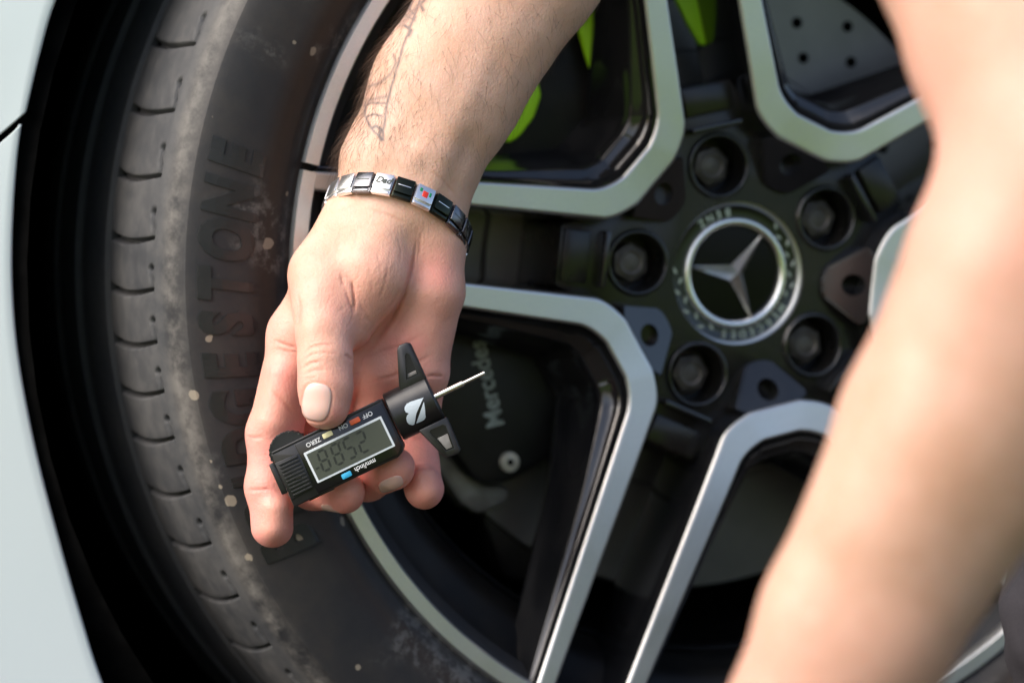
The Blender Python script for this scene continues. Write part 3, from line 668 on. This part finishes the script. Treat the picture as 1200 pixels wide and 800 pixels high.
def sdf_hand(P, detail=True):
    e = ZV
    fore = chain(P, [(466, 246, 25, 27.0), (478, 200, 26, 29.5), (522, 108, 30, 33.0), (616, -45, 40, 36.5), (690, -180, 52, 40), (760, -300, 62, 43)], 8, e, 0.74)
    palm = None
    for ch in ([(440, 262, 24, 15), (352, 392, 23, 13.2)], [(455, 258, 26, 15), (400, 425, 28, 12.8)], [(472, 258, 26, 15), (450, 432, 28, 12.4)], [(492, 265, 25, 14), (493, 436, 27, 11)],
               [(510, 288, 21, 13.4), (503, 340, 21, 15.6), (489, 420, 26, 12.0)]):
        t = chain(P, ch); palm = t if palm is None else smin(palm, t, 9)
    thenar = chain(P, [(450, 268, 15, 15.5), (433, 322, 7, 17.5), (405, 378, 5, 12.5)], 6)
    thenar = smin(thenar, chain(P, [(412, 258, 18, 13.5), (377, 320, 9, 13.6), (378, 362, 1, 12.4)], 5), 9)
    thumb = chain(P, [(383, 338, 3, 13.2), (380, 392, -7, 11.6), (381, 424, -12, 11.1), (381.5, 452, -14.5, 11.1), (381, 474, -15.5, 10.6)], 4)
    web = chain(P, [(372, 340, 16, 10), (352, 396, 22, 11)])
    body = smin(fore, palm, 14); body = smin(body, thenar, 6); body = smin(body, web, 8); body = smin(body, thumb, 6)
    # tendons at the wrist
    body = smin(body, chain(P, [(487, 252, 9.5, 3.4), (515, 180, 8.2, 3.6), (560, 80, 14, 3.0)]), 9)
    body = smin(body, chain(P, [(468, 246, 9.5, 3.0), (492, 178, 8.8, 3.2), (525, 100, 13, 2.6)]), 9)
    out = None
    for nme, ch in FING.items():
        f = chain(P, ch, 4.5)
        if nme == 'index': f = smin(f, chain(P, [(322, 596, 5.5, 6.0), (322, 616, 5.5, 5.5)]), 4); f = smin(f, chain(P, [(334, 440, 12, 8), (322, 492, 10.5, 7.5)]), 4)
        if nme == 'little': f = smin(f, chain(P, [(497, 560, 15, 5.5), (499, 574, 14, 5.5)]), 4)
        if nme == 'middle': f = smin(f, chain(P, [(392, 570, 8, 6.0), (408, 574, 5, 6.0)]), 4)
        if nme == 'ring': f = smin(f, chain(P, [(455, 541, 6, 6.4), (466, 545, 3, 6.4)]), 4)
        t = smin(body, f, 6.0); out = t if out is None else smin(out, t, 0.6)
    if detail:
        px = to_px(P); front = np.clip((1120 - P[:, 2]) / 6, 0, 1)
        cr = np.zeros(len(P))
        for pl, wd, dp in CREASE:
            out = out + front * dp * crease_w(px, pl, wd)
        for sp_, dep in ((NAIL_T, 0.45), (NAIL_R, 0.4)):
            s = nail_shape(px, sp_); out = out + front * dep * np.exp(-((s - 1.03) / 0.07) ** 2) + front * 0.18 * np.clip((1 - s) / 0.1, 0, 1)
        lump = (np.sin(P[:, 0] * 0.31 + 1) * np.sin(P[:, 1] * 0.27) * np.sin(P[:, 2] * 0.29 + .5)) * 0.22
        out = out + lump
    return out
def sdf_left(P, detail=True):
    b = 758.0
    d = chain(P, [(800, 1200, 20, 27), (870, 1030, 12, 26), (1003, 735, 0, 30.5), (1127, 505, -4, 37.5), (1240, 300, -8, 44), (1290, 205, -10, 46)], 6, ZV, 0.85, b)
    u = chain(P, [(1290, 195, -10, 46), (1246, 30, 6, 48.5), (1205, -80, 20, 50), (1150, -260, 40, 54)], 6, ZV, 0.9, b)
    d = smin(d, u, 9)
    d = smin(d, chain(P, [(1170, 330, -14, 22), (1120, 480, -14, 18), (1050, 610, -12, 14)], 6, None, 1, b), 16)
    return d + (np.sin(P[:, 0] * 0.11) * np.sin(P[:, 1] * 0.09) * np.sin(P[:, 2] * 0.1)) * 0.8
def mesh_sdf(fn, lo, hi, h):
    lo = np.array(lo, float); nn = (np.ceil((np.array(hi) - lo) / h / 4).astype(int)) * 4 + 1
    co = (nn - 1) // 4 + 1
    ax = [lo[i] + np.arange(co[i]) * 4 * h for i in range(3)]
    C = np.stack(np.meshgrid(*ax, indexing='ij'), -1).reshape(-1, 3); cv = fn(C, False).reshape(co)
    val = np.repeat(np.repeat(np.repeat(cv, 4, 0), 4, 1), 4, 2)[:nn[0], :nn[1], :nn[2]].astype(np.float32)
    near = np.abs(cv) < 4 * h * 1.9
    mask = np.repeat(np.repeat(np.repeat(near, 4, 0), 4, 1), 4, 2)[:nn[0], :nn[1], :nn[2]]
    for ax_ in range(3):
        sh_ = np.zeros_like(mask); sl1 = [slice(None)] * 3; sl2 = [slice(None)] * 3
        sl1[ax_] = slice(4, None); sl2[ax_] = slice(None, -4); sh_[tuple(sl1)] = mask[tuple(sl2)]; sh_[tuple(sl2)] |= mask[tuple(sl1)]; mask = mask | sh_
    idx = np.argwhere(mask)
    out = np.empty(len(idx), np.float32)
    for s in range(0, len(idx), 400000): out[s:s + 400000] = fn(lo + idx[s:s + 400000] * h, True)
    val[mask] = out
    val[0] = val[-1] = 1; val[:, 0] = val[:, -1] = 1; val[:, :, 0] = val[:, :, -1] = 1
    ins = val < 0
    cnt = np.zeros(np.array(ins.shape) - 1, np.int8)
    for dx in (0, 1):
        for dy in (0, 1):
            for dz in (0, 1): cnt += ins[dx:ins.shape[0] - 1 + dx, dy:ins.shape[1] - 1 + dy, dz:ins.shape[2] - 1 + dz]
    act = np.argwhere((cnt > 0) & (cnt < 8)); ids = np.full(cnt.shape, -1, np.int32); ids[tuple(act.T)] = np.arange(len(act))
    acc = np.zeros((len(act), 3)); num = np.zeros(len(act))
    corners = [(a, b, c) for a in (0, 1) for b in (0, 1) for c in (0, 1)]
    for c0 in corners:
        for axx in range(3):
            if c0[axx]: continue
            c1 = list(c0); c1[axx] = 1
            i0 = act + c0; i1 = act + c1; v0 = val[tuple(i0.T)]; v1 = val[tuple(i1.T)]
            m_ = (v0 < 0) != (v1 < 0); t = np.where(m_, v0 / np.where(m_, v0 - v1, 1), 0)
            p = np.array(c0) + np.zeros((len(act), 3)); p[:, axx] += t
            acc[m_] += p[m_]; num[m_] += 1
    V = lo + (act + acc / num[:, None]) * h
    F = []
    for axx in range(3):
        sl0 = [slice(1, -1)] * 3; sl1 = [slice(1, -1)] * 3; sl0[axx] = slice(0, -1); sl1[axx] = slice(1, None)
        a = ins[tuple(sl0)]; b = ins[tuple(sl1)]; e = np.argwhere(a != b)
        flip = a[tuple(e.T)]
        e = e + [0 if i == axx else 1 for i in range(3)]
        o1, o2 = [i for i in range(3) if i != axx]
        q = []
        for d1, d2 in ((0, 0), (1, 0), (1, 1), (0, 1)):
            k_ = e.copy(); k_[:, o1] -= d1; k_[:, o2] -= d2; q.append(ids[tuple(k_.T)])
        q = np.stack(q, 1); q = q[(q >= 0).all(1)] if (q < 0).any() else q
        fl = flip if axx != 1 else ~flip
        q[fl] = q[fl][:, ::-1]; F.append(q)
    F = np.concatenate(F)
    # one Newton step onto the surface
    eps = 0.25; f0 = fn(V, True); G = np.stack([fn(V + eps * np.eye(3)[i], True) - f0 for i in range(3)], 1) / eps
    gl = np.linalg.norm(G, axis=1)[:, None]; V = V - np.clip(f0[:, None] / np.maximum(gl, 0.3), -h, h) * G / np.maximum(gl, 1e-6)
    return V, F, G / np.maximum(gl, 1e-6)
def np_mesh(name, V, F, material, parent, origin, attrs=None):
    me = bpy.data.meshes.new(name); W = (c2w(V) - origin).astype(np.float32)
    me.vertices.add(len(W)); me.vertices.foreach_set('co', W.ravel()); me.loops.add(F.size); me.loops.foreach_set('vertex_index', F.ravel().astype(np.int32))
    me.polygons.add(len(F)); me.polygons.foreach_set('loop_start', np.arange(0, F.size, 4, dtype=np.int32)); me.polygons.foreach_set('loop_total', np.full(len(F), 4, np.int32))
    me.update(calc_edges=True); me.validate()
    bm = bmesh.new(); bm.from_mesh(me); bmesh.ops.recalc_face_normals(bm, faces=bm.faces); bm.to_mesh(me); bm.free()
    return link(name, me, material, parent, True, attrs)

P_ORG = c2w(c3(640, -150, 40))
person = empty('person', 'person with bare forearms and grey trousers holding a depth gauge beside the wheel', 'person', None, P_ORG)
V, F, G = mesh_sdf(sdf_hand, (-122, -300, 1032), (80, 104, 1160), 0.8)
px = to_px(V)
TATTOO = [([(496, 0), (484, 14), (470, 30)], 4.5, .5), ([(492, 0), (488, 12), (481, 32), (472, 55), (466, 78), (459, 100), (453, 125), (450, 150)], 1.6, .75), ([(478, 8), (487, 20), (478, 34)], 1.8, .7), ([(484, 2), (474, 18), (486, 24)], 1.8, .7), ([(474, 30), (482, 36), (479, 42)], 2.4, .8), ([(498, 0), (492, 5), (496, 12)], 2.5, .7),
          ([(461, 64), (464, 74), (458, 87), (446, 97), (432, 102)], 1.7, .55), ([(428, 122), (432, 118), (448, 114), (453, 113)], 2.6, .5), ([(428, 123), (436, 121), (451, 121)], 1.6, .75), ([(428, 124), (428, 136), (431, 143), (437, 153), (449, 164), (449, 150)], 1.5, .8), ([(429, 137), (438, 134), (447, 136)], 1.5, .75), ([(436, 150), (441, 148), (447, 152)], 2.2, .8), ([(447, 164), (444, 158), (447, 152)], 2.4, .85)]
tat = np.zeros(len(V)); frontm = (G[:, 2] < 0.25)
for pl, wd, st in TATTOO: tat = np.maximum(tat, st * np.exp(-(poly_dist(px, pl) / wd) ** 2) * frontm)
cre = np.zeros(len(V))
for pl, wd, dp in CREASE: cre = np.maximum(cre, min(1, dp * 1.3) * crease_w(px, pl, wd * 1.4) * (V[:, 2] < 1112))
pink = np.clip((px[:, 1] - 255) / 120, 0, 1) * 0.55
for nme, ch in FING.items(): pink = np.maximum(pink, 0.95 * np.exp(-np.clip(chain(V, ch[1:]), 0, 99) / 7))
pink = np.maximum(pink, 0.8 * np.exp(-(np.hypot(px[:, 0] - 470, px[:, 1] - 405) / 55) ** 2)); pink = np.maximum(pink, 0.85 * np.exp(-(np.hypot(px[:, 0] - 332, px[:, 1] - 440) / 38) ** 2)); pink = np.maximum(pink, 0.7 * np.exp(-(np.hypot(px[:, 0] - 510, px[:, 1] - 320) / 40) ** 2))
pink = pink * (1 - 0.55 * np.exp(-(np.hypot((px[:, 0] - 381), (px[:, 1] - 400) * 0.7) / 34) ** 2) * (V[:, 2] < 1075))
pink = np.maximum(pink, 0.8 * np.exp(-(np.hypot(px[:, 0] - 396, px[:, 1] - 486) / 20) ** 2) * (V[:, 2] < 1075))
hand = np_mesh('right_arm', V, F, 'skin', person, P_ORG, dict(pink=pink, crease=cre, tattoo=tat))
hand['label'] = 'tattooed right forearm and open hand gripping the gauge'
# nails: patches lifted off the finger surface
def ray_surface(pxs):
    D = np.stack([(pxs[:, 0] - 600) / F_PX, (pxs[:, 1] - 400) / F_PX, np.ones(len(pxs))], 1); t = np.full(len(pxs), 1030.0)
    for _ in range(70): t = np.minimum(t + 0.7 * sdf_hand(D * t[:, None], False), 1110.0)
    bad = np.abs(sdf_hand(D * t[:, None], False)) > 0.3
    if bad.any() and not bad.all():                         # past the outline: follow the nearest point that lies on the finger
        good = np.where(~bad)[0]
        for i in np.where(bad)[0]:
            j = good[np.argmin(((pxs[good] - pxs[i]) ** 2).sum(1))]; t[i] = t[j]; D[i] = D[j]
    return D * t[:, None]
def nail(spec, lift=0.35, name='fingernail', k=22):
    cx, cy, hx, hy, tl = spec; g = np.linspace(-1, 1, k); U, W_ = np.meshgrid(g, g, indexing='ij'); u, v = U.ravel(), W_.ravel()
    # square -> superellipse
    m_ = np.maximum(np.abs(u), np.abs(v)); n_ = (np.abs(u) ** 3 + np.abs(v) ** 3) ** (1 / 3); s = np.where(n_ > 0, m_ / np.maximum(n_, 1e-9), 0); u, v = u * s, v * s
    X = cx + u * hx * math.cos(tl) - v * hy * math.sin(tl); Y = cy + u * hx * math.sin(tl) + v * hy * math.cos(tl)
    P = ray_surface(np.stack([X, Y], 1)); edge = (np.abs(u) ** 3 + np.abs(v) ** 3)
    P = P - ZV * (lift * (1 - 0.75 * edge ** 2))[:, None]
    B = P + ZV * 1.2; Vn = np.concatenate([P, B]); kk = k * k; Fn = []
    for i in range(k - 1):
        for j in range(k - 1):
            a, b, c, d = i * k + j, (i + 1) * k + j, (i + 1) * k + j + 1, i * k + j + 1; Fn += [(a, b, c, d), (kk + d, kk + c, kk + b, kk + a)]
    bd = [(i, 0) for i in range(k)] + [(k - 1, j) for j in range(1, k)] + [(i, k - 1) for i in range(k - 2, -1, -1)] + [(0, j) for j in range(k - 2, 0, -1)]
    for (a, b), (c, d) in zip(bd, bd[1:] + bd[:1]): Fn.append((c * k + d, a * k + b, kk + a * k + b, kk + c * k + d))
    return np_mesh(name, Vn, np.array(Fn), 'nail', hand, P_ORG)
nail(NAIL_T); nail(NAIL_R, 0.3); nail((387, 596, 12, 4.5, 0.15), 0.25)
# forearm hair
cand = np.where((px[:, 1] < 205) & (px[:, 1] > -120))[0]
edge_w = 0.25 + 1.2 * np.clip((470 - px[cand, 0] - (px[cand, 1] - 0) * -0.35) / 60, 0, 1) + 0.8 * np.clip(G[cand, 2] + 0.3, 0, 1)
edge_w *= np.clip((212 - px[cand, 1]) / 60, 0.1, 1); edge_w += 1.6 * np.clip(-G[cand, 0] - 0.45, 0, 1) * (G[cand, 2] < 0.5); pick = RNG.choice(cand, 4200, False, edge_w / edge_w.sum())
HV = []; HF = []
axis_d = np.array([-0.48, 0.88, 0.0])
for i in pick:
    p = V[i]; nrm_ = G[i]; t = axis_d + RNG.normal(0, 0.45, 3) + np.cross(nrm_, axis_d) * 0.5 ; t -= nrm_ * (t @ nrm_); t /= np.linalg.norm(t) + 1e-6
    L = RNG.uniform(4, 10) * (1.7 if nrm_[0] < -0.55 else 1); r0 = RNG.uniform(0.035, 0.06); lift = RNG.uniform(0.15, 0.5); b = np.cross(t, nrm_); o0 = len(HV)
    for s in (0, 0.33, 0.66, 1.0):
        c = p + t * L * s + nrm_ * (L * lift * (s - 0.45 * s * s)); rr = r0 * (1 - 0.75 * s)
        HV += [c + b * rr, c - b * rr * 0.5 + nrm_ * rr * 0.87, c - b * rr * 0.5 - nrm_ * rr * 0.87]
    for s in range(3):
        for k in range(3): HF.append((o0 + s * 3 + k, o0 + s * 3 + (k + 1) % 3, o0 + s * 3 + 3 + (k + 1) % 3, o0 + s * 3 + 3 + k))
hr = np_mesh('arm_hair', np.array(HV), np.array(HF), 'hair', hand, P_ORG); hr['kind'] = 'stuff'
V2, F2, G2 = mesh_sdf(sdf_left, (40, -195, 655), (300, 235, 860), 2.0)
px2 = to_px(V2)
larm = np_mesh('left_arm', V2, F2, 'skin_arm', person, P_ORG, dict(pink=np.clip(0.25 + 0.3 * np.sin(px2[:, 1] / 120), 0, 1), crease=np.zeros(len(V2)), tattoo=np.zeros(len(V2))))
larm['label'] = 'bare left arm bent at the elbow'
# trousers: knee and shin of a crouching leg
TV = []; TF = []; k = 48; rows = 60
for j in range(rows):
    s = j / (rows - 1); y = 560 + 620 * s
    cx = np.interp(y, [560, 660, 740, 800, 900, 1180], [1445, 1405, 1392, 1398, 1415, 1450]); R = 74 + 4 * math.sin(s * 9)
    for i in range(k):
        t = 2 * math.pi * i / k; wr = 1 + 0.018 * math.sin(3 * t + s * 16) + 0.014 * math.sin(7 * t - s * 31) + 0.010 * math.sin(s * 60 + 2 * t)
        if j == 0: wr *= 0.55
        TV.append(at(cx, y, 1010) + np.array([math.cos(t) * R * wr, 0, math.sin(t) * R * wr * 1.1]))
TF = [(j * k + i, j * k + (i + 1) % k, (j + 1) * k + (i + 1) % k, (j + 1) * k + i) for j in range(rows - 1) for i in range(k)]
tr = np_mesh('trousers', np.array(TV), np.array(TF), 'cloth', person, P_ORG)

# ------------------------------------------------------------------ depth gauge
GA = rad(25.7); gu = np.array([math.cos(GA), -math.sin(GA), 0]); gvv = np.array([-math.sin(GA), -math.cos(GA), 0]); gw = np.array([0, 0, -1.0])
tilt = np.array(Matrix.Rotation(rad(2), 3, 'Y')); 
Bw = np.stack([gu @ BASIS, gvv @ BASIS, gw @ BASIS], 1); loc = c2w(at(409.5, 526.5, 1061.0))
GM = Matrix([[*Bw[i], loc[i]] for i in range(3)] + [[0, 0, 0, 1]])
gauge = empty('depth_gauge', 'black digital tread depth gauge with small display held in the open hand', 'depth gauge', GM)
def gp(name, pts, z0, z1, material, parent=None, bevel=0.0, seg_=2):
    bm = prism_bm([(x / 1000, y / 1000) for x, y in pts], z0 / 1000, z1 / 1000, bevel / 1000, seg_)
    return bm_obj(name, bm, material, parent or gauge)
body = gp('body', [(-33, -12.3), (-32.3, 12.8), (-31, 13.6), (22.3, 13.9), (22.3, -9.0), (20.5, -11), (18, -12.3)], -13, -0.6, 'plastic', None, 0.9)
gp('face_plate', [(-20.8, -11.3), (-20.8, 12.4), (21.6, 12.4), (21.6, -8.6), (19.4, -10.6), (18, -11.3)], -2, 0.0, 'plastic_gloss', body, 0.35)
# display
fr = gp('display_frame', rrect(-18.9, 18.9, -7.3, 7.3, 0.4), -1, 0.45, 'lcd_frame', None, 0.15, 1)
gp('display_screen', rect(-17.9, 17.9, -6.3, 6.3), -0.5, 0.62, 'lcd', fr)
def digit(cx, cy, segs, wd=3.6, ht=8.8, th=0.95, slant=0.10):
    hw, hh = wd / 2, ht / 2; S = dict(a=(-hw, hw, hh, 'h'), g=(-hw, hw, 0, 'h'), d=(-hw, hw, -hh, 'h'), f=(-hw, 0, hh, 'v'), b=(hw, 0, hh, 'v'), e=(-hw, -hh, 0, 'v'), c=(hw, -hh, 0, 'v'))
    for s in segs:
        q = S[s]
        if q[3] == 'h': pts = [(q[0] + .3, q[2]), (q[0] + .3 + th / 2, q[2] + th / 2), (q[1] - .3 - th / 2, q[2] + th / 2), (q[1] - .3, q[2]), (q[1] - .3 - th / 2, q[2] - th / 2), (q[0] + .3 + th / 2, q[2] - th / 2)]
        else: pts = [(q[0], q[1] + .3), (q[0] - th / 2, q[1] + .3 + th / 2), (q[0] - th / 2, q[2] - .3 - th / 2), (q[0], q[2] - .3), (q[0] + th / 2, q[2] - .3 - th / 2), (q[0] + th / 2, q[1] + .3 + th / 2)]
        # the gauge is read with the probe to the left, so everything is turned half round
        pts = [(cx - (x + slant * y), cy - y) for x, y in pts]
        gp('display_digit', pts, 0.62, 0.68, 'lcd_digit', fr)
for cx, sg in ((6.6, 'abged'), (0.4, 'afgcd'), (-5.6, 'abcdefg'), (-12.0, 'abcdefg')): digit(cx, 0.6, sg)
gp('display_digit', rect(-17.0, -15.2, -1.6, -0.9), 0.62, 0.68, 'lcd_digit', fr)
gp('display_digit', rect(-3.1, -2.3, 4.4, 5.1), 0.62, 0.68, 'lcd_digit', fr)
def gtext(s, cx, cy, size, parent=None, sc=1.0):
    me = text_mesh(s, 1.0, 0.012, 0.0)
    remap(me, lambda c: np.stack([(cx - c[:, 0] * size * sc), (cy - c[:, 1] * size), np.full(len(c), 0.06 if parent is None else 0.06)], 1) / 1000)
    return link('lettering', me, 'white_print', body, False)
gtext('ZERO', -12.9, 9.8, 2.75); gtext('ON', 1.9, 10.3, 2.75); gtext('OFF', 13.7, 10.3, 2.75); gtext('mm/inch', 3.3, -9.1, 3.2, None, 0.92)
gp('button', rrect(-8.1, -3.4, 8.9, 11.2, 0.5), -1, 0.9, 'cream', None, 0.3); gp('button', rrect(5.2, 10.0, 9.1, 11.4, 0.5), -1, 0.9, 'orange', None, 0.3); gp('button', rrect(-8.2, -3.6, -10.7, -8.4, 0.5), -1, 0.9, 'blue', None, 0.3)
# ribbed battery cover and end tab
cv = gp('battery_cover', [(-32.6, -9.0), (-32.2, 8.8), (-20.4, 8.3), (-21.4, -8.0)], -3, -0.1, 'plastic', None, 0.3)
for i in range(10):
    y = 7.2 - i * 1.62; gp('grip_rib', rrect(-31.0, -21.6, y - 0.42, y + 0.42, 0.3, 2), -0.2, 0.75, 'plastic', cv, 0.2, 1)
gp('arrow_mark', [(-27.6, -1.0), (-24.2, -1.0), (-24.2, -2.2)], 0.7, 0.85, 'plastic_gloss', cv); gp('end_tab', [(-35.9, -5.2), (-35.4, 9.4), (-32.6, 9.4), (-32.9, -5.4)], -11, -4.5, 'plastic', None, 0.6)
# thumb wheel: knurled roller seen from the side, axle across the body
tw = []; kk = 48
for i in range(kk):
    t = 2 * math.pi * i / kk; r = 9.0 - (0.55 if i % 2 else 0); tw.append((-24.2 + r * 1.05 * math.cos(t), 10.8 + r * math.sin(t)))
wl = gp('thumb_wheel', tw, -10.5, -2.6, 'plastic', None, 0.25, 1)
for i in range(24):
    t = 2 * math.pi * (i + 0.5) / 24
    if math.sin(t) < 0.05: continue
    gp('knurl', circ(-24.2 + 8.7 * math.cos(t), 10.8 + 8.4 * math.sin(t), 0.42, 6), -2.7, -2.2, 'dark_steel' if i % 2 == 0 else 'plastic', wl)
gp('bevel_strip', [(-31.6, 12.6), (-31.6, 13.9), (21.6, 14.2), (21.6, 12.9)], -4, -0.25, 'plastic', body, 0.5)
gp('bottom_teeth', [(-26, -12.9), (-26, -12.0), (-14, -12.0), (-14, -12.9)], -9, -4, 'plastic', body, 0.1)
# head: rounded barrel across which the probe slides
hp = []; 
for i in range(25):
    t = math.pi * i / 24; hp.append((4.35 + 11.3 * math.cos(t) * (1.0), -11.5 + 12.6 * (math.sin(t) ** 0.75)))
hb = bmesh.new(); rows_ = []
for u in (22.9, 23.6, 42.8, 43.6):
    k_ = 0.975 if u in (22.9, 43.6) else 1.0
    rows_.append([hb.verts.new((u / 1000, (4.35 + (y - 4.35) * k_) / 1000, (z * 1.0 - (0.7 if k_ < 1 else 0)) / 1000)) for y, z in hp] + [hb.verts.new((u / 1000, -6.9 / 1000, -13 / 1000)), hb.verts.new((u / 1000, 15.6 / 1000, -13 / 1000))])
for a, b in zip(rows_[:-1], rows_[1:]):
    for i in range(len(a)): hb.faces.new((a[i], a[(i + 1) % len(a)], b[(i + 1) % len(b)], b[i]))
hb.faces.new(rows_[0][::-1]); hb.faces.new(rows_[-1])
head = bm_obj('head', hb, 'plastic', gauge, True, 30)
def head_z(v): t = np.clip((v - 4.35) / 11.3, -1, 1); return -11.5 + 12.6 * (np.sqrt(1 - t * t) ** 0.75)
# jaws with a window and a metal pad
def jaw(outer, window, pad):
    ar = sum(outer[i][0] * outer[(i + 1) % 4][1] - outer[(i + 1) % 4][0] * outer[i][1] for i in range(len(outer)))
    o = gp('jaw', outer if ar > 0 else outer[::-1], -11.5, -3.2, 'plastic', None, 0.9)
    c = gp('cutter', window, -5.6, 5, 'plastic', None, 0.0); boolean(o, [c])
    gp('pad', pad, -5.7, -4.6, 'cast', o, 0.3)
    gp('jaw_recess', window, -5.75, -5.5, 'plastic_gloss', o)
    return o
jaw([(30.4, 13.2), (43.8, 13.2), (44.2, 30.6), (42.8, 31.6), (39.2, 31.9), (37.6, 30.4)], [(35.6, 16.8), (41.4, 16.8), (41.6, 26.4), (40.6, 27.2), (39.8, 26.6)], [(36.4, 17.2), (41.0, 17.2), (41.2, 18.8), (36.9, 18.8)])
jaw([(30.6, -5.5), (35.6, -20.4), (37.2, -22.2), (42.4, -22.6), (43.8, -21.4), (44.7, -5.5)], [(34.8, -8.6), (37.6, -19.2), (41.6, -19.4), (42.4, -9.0), (41.4, -8.0), (35.6, -7.8)], [(36.6, -12.4), (38.2, -18.6), (41.0, -18.8), (41.7, -12.4)])
# maker's mark on the head: drawn from its outline, points measured on the part
B = lambda P: [((((x / 5 + 430) - 409.5) * math.cos(GA) - ((y / 5 + 390) - 526.5) * math.sin(GA)) / 2.67, (-((x / 5 + 430) - 409.5) * math.sin(GA) - ((y / 5 + 390) - 526.5) * math.cos(GA)) / 2.67) for x, y in P]
for P in ([(332, 378), (290, 391), (256, 402), (234, 414), (222, 432), (221, 450), (229, 464), (246, 471), (236, 482), (231, 500), (235, 520), (247, 535), (266, 540), (277, 536), (283, 512), (276, 506), (272, 470), (270, 432), (276, 424), (298, 416), (290, 470), (318, 408)],
          [(334, 402), (340, 440), (344, 494), (336, 508), (314, 520), (288, 530), (308, 476)]):
    pts = B(P); bm = bmesh.new(); f_ = bm.faces.new([bm.verts.new((x / 1000, y / 1000, 0)) for x, y in pts]); bmesh.ops.triangulate(bm, faces=[f_])
    bmesh.ops.subdivide_edges(bm, edges=list(bm.edges), cuts=2, use_grid_fill=True)
    for v in bm.verts: v.co.z = (float(head_z(v.co.y * 1000)) + 0.12) / 1000
    bm_obj('emblem', bm, 'logo_print', head, False)
# probe
def rod(name, u0, u1, r, v, z, material, parent=None):
    bm = prism_bm(circ(0, 0, r / 1000, 20), u0 / 1000, u1 / 1000, 0.00012, 1)
    for q in bm.verts: q.co = Vector((q.co.z, q.co.x + v / 1000, q.co.y + z / 1000))
    return bm_obj(name, bm, material, parent or gauge)
pb = rod('probe', 42, 57.4, 1.35, 4.5, -6, 'probe'); rod('probe_tip', 57.2, 68.0, 0.85, 4.5, -6, 'probe', pb)

# ------------------------------------------------------------------ bracelet
BR = c2w(c3(466, 250, 24))
brac = empty('bracelet', 'polished steel link bracelet with silver and black charms around the wrist', 'bracelet', None, BR)
cen = c3(465, 262, 26); e1 = c3(547, 288, 26) - cen; e1 = e1 * 0.985
upv = np.array([0.16, -1.0, 0]); upv -= e1 * (upv @ e1) / (e1 @ e1); upv /= np.linalg.norm(upv)
e2 = upv * 14.5 + np.array([0, 0, -26.5])
def ell(t): return cen + e1 * math.cos(t) + e2 * math.sin(t)
ts = np.linspace(0, 2 * math.pi, 2001); pts = np.array([ell(t) for t in ts]); cum = np.r_[0, np.cumsum(np.linalg.norm(np.diff(pts, axis=0), axis=1))]
NL = int(round(cum[-1] / 9.3)); nb = np.cross(e1, e2); nb /= np.linalg.norm(nb)
if nb[1] > 0: nb = -nb                                     # along the arm, towards the elbow
# order counted from the right end of the visible arc
style = {0: 'dark_steel', 1: 'dark_steel', 2: 'black_steel', 3: 'badge', 4: 'black_steel', 5: 'word', 6: 'dark_steel', 7: 'silver', 8: 'silver'}
for i in range(NL):
    s = (i + 1.25) % NL * cum[-1] / NL; t = np.interp(s, cum, ts); p = ell(t); tg = ell(t + 0.01) - ell(t - 0.01); tg /= np.linalg.norm(tg)
    out_ = p - cen; out_ -= nb * (out_ @ nb); out_ -= tg * (out_ @ tg); out_ /= np.linalg.norm(out_)
    if np.dot(np.cross(-tg, nb), out_) < 0: pass
    A = np.stack([-tg, nb, out_], 1)                        # local x to the right in the picture, y up the arm, z outwards
    def place(o): 
        remap(o.data, lambda c: c2w((c * 1000) @ A.T + p) - BR); return o
    st = style.get(i, 'silver' if i % 2 else 'dark_steel')
    mt = st if st in ('dark_steel', 'black_steel', 'silver') else 'silver'
    def bx(name, x0, x1, y0, y1, z0, z1, m_, par, bv=0.3):
        bm = prism_bm([(a / 1000, b / 1000) for a, b in rect(x0, x1, y0, y1)], z0 / 1000, z1 / 1000, bv / 1000, 2); return place(bm_obj(name, bm, m_, par))
    lk = bx('link', -4.5, 4.5, -5.2, 5.0, -1.4, 0.6, mt, brac, 0.5)
    pl = bx('charm_plate', -4.25, 4.25, -3.0, 4.9, 0.5, 1.8, mt, lk, 0.45)
    bx('hinge_bar', -3.9, 3.9, -5.0, -3.5, 0.4, 1.2, mt, lk, 0.3)
    if st == 'word':
        me = text_mesh('Dad', 1.0, 0.03, 0.0, 0.3); remap(me, lambda c: c2w(np.stack([c[:, 0] * 4.4, c[:, 1] * 4.4 + 1.0, np.full(len(c), 2.0)], 1) @ A.T + p) - BR); link('engraving', me, 'engrave', lk, False)
    elif st == 'badge':
        bx('badge', -1.3, 1.3, -0.9, 2.1, 1.7, 2.05, 'enamel_red', lk, 0.2)
        bx('badge', -3.0, -1.7, 1.2, 3.0, 1.7, 2.0, 'enamel_green', lk, 0.2); bx('badge', 1.8, 2.8, 0.2, 2.4, 1.7, 2.0, 'enamel_green', lk, 0.2)
    elif mt in ('black_steel', 'dark_steel'):
        bx('groove_line', -3.0, 3.0, 0.7, 1.1, 1.7, 1.88, 'silver' if mt == 'black_steel' else 'black_steel', lk, 0.05)
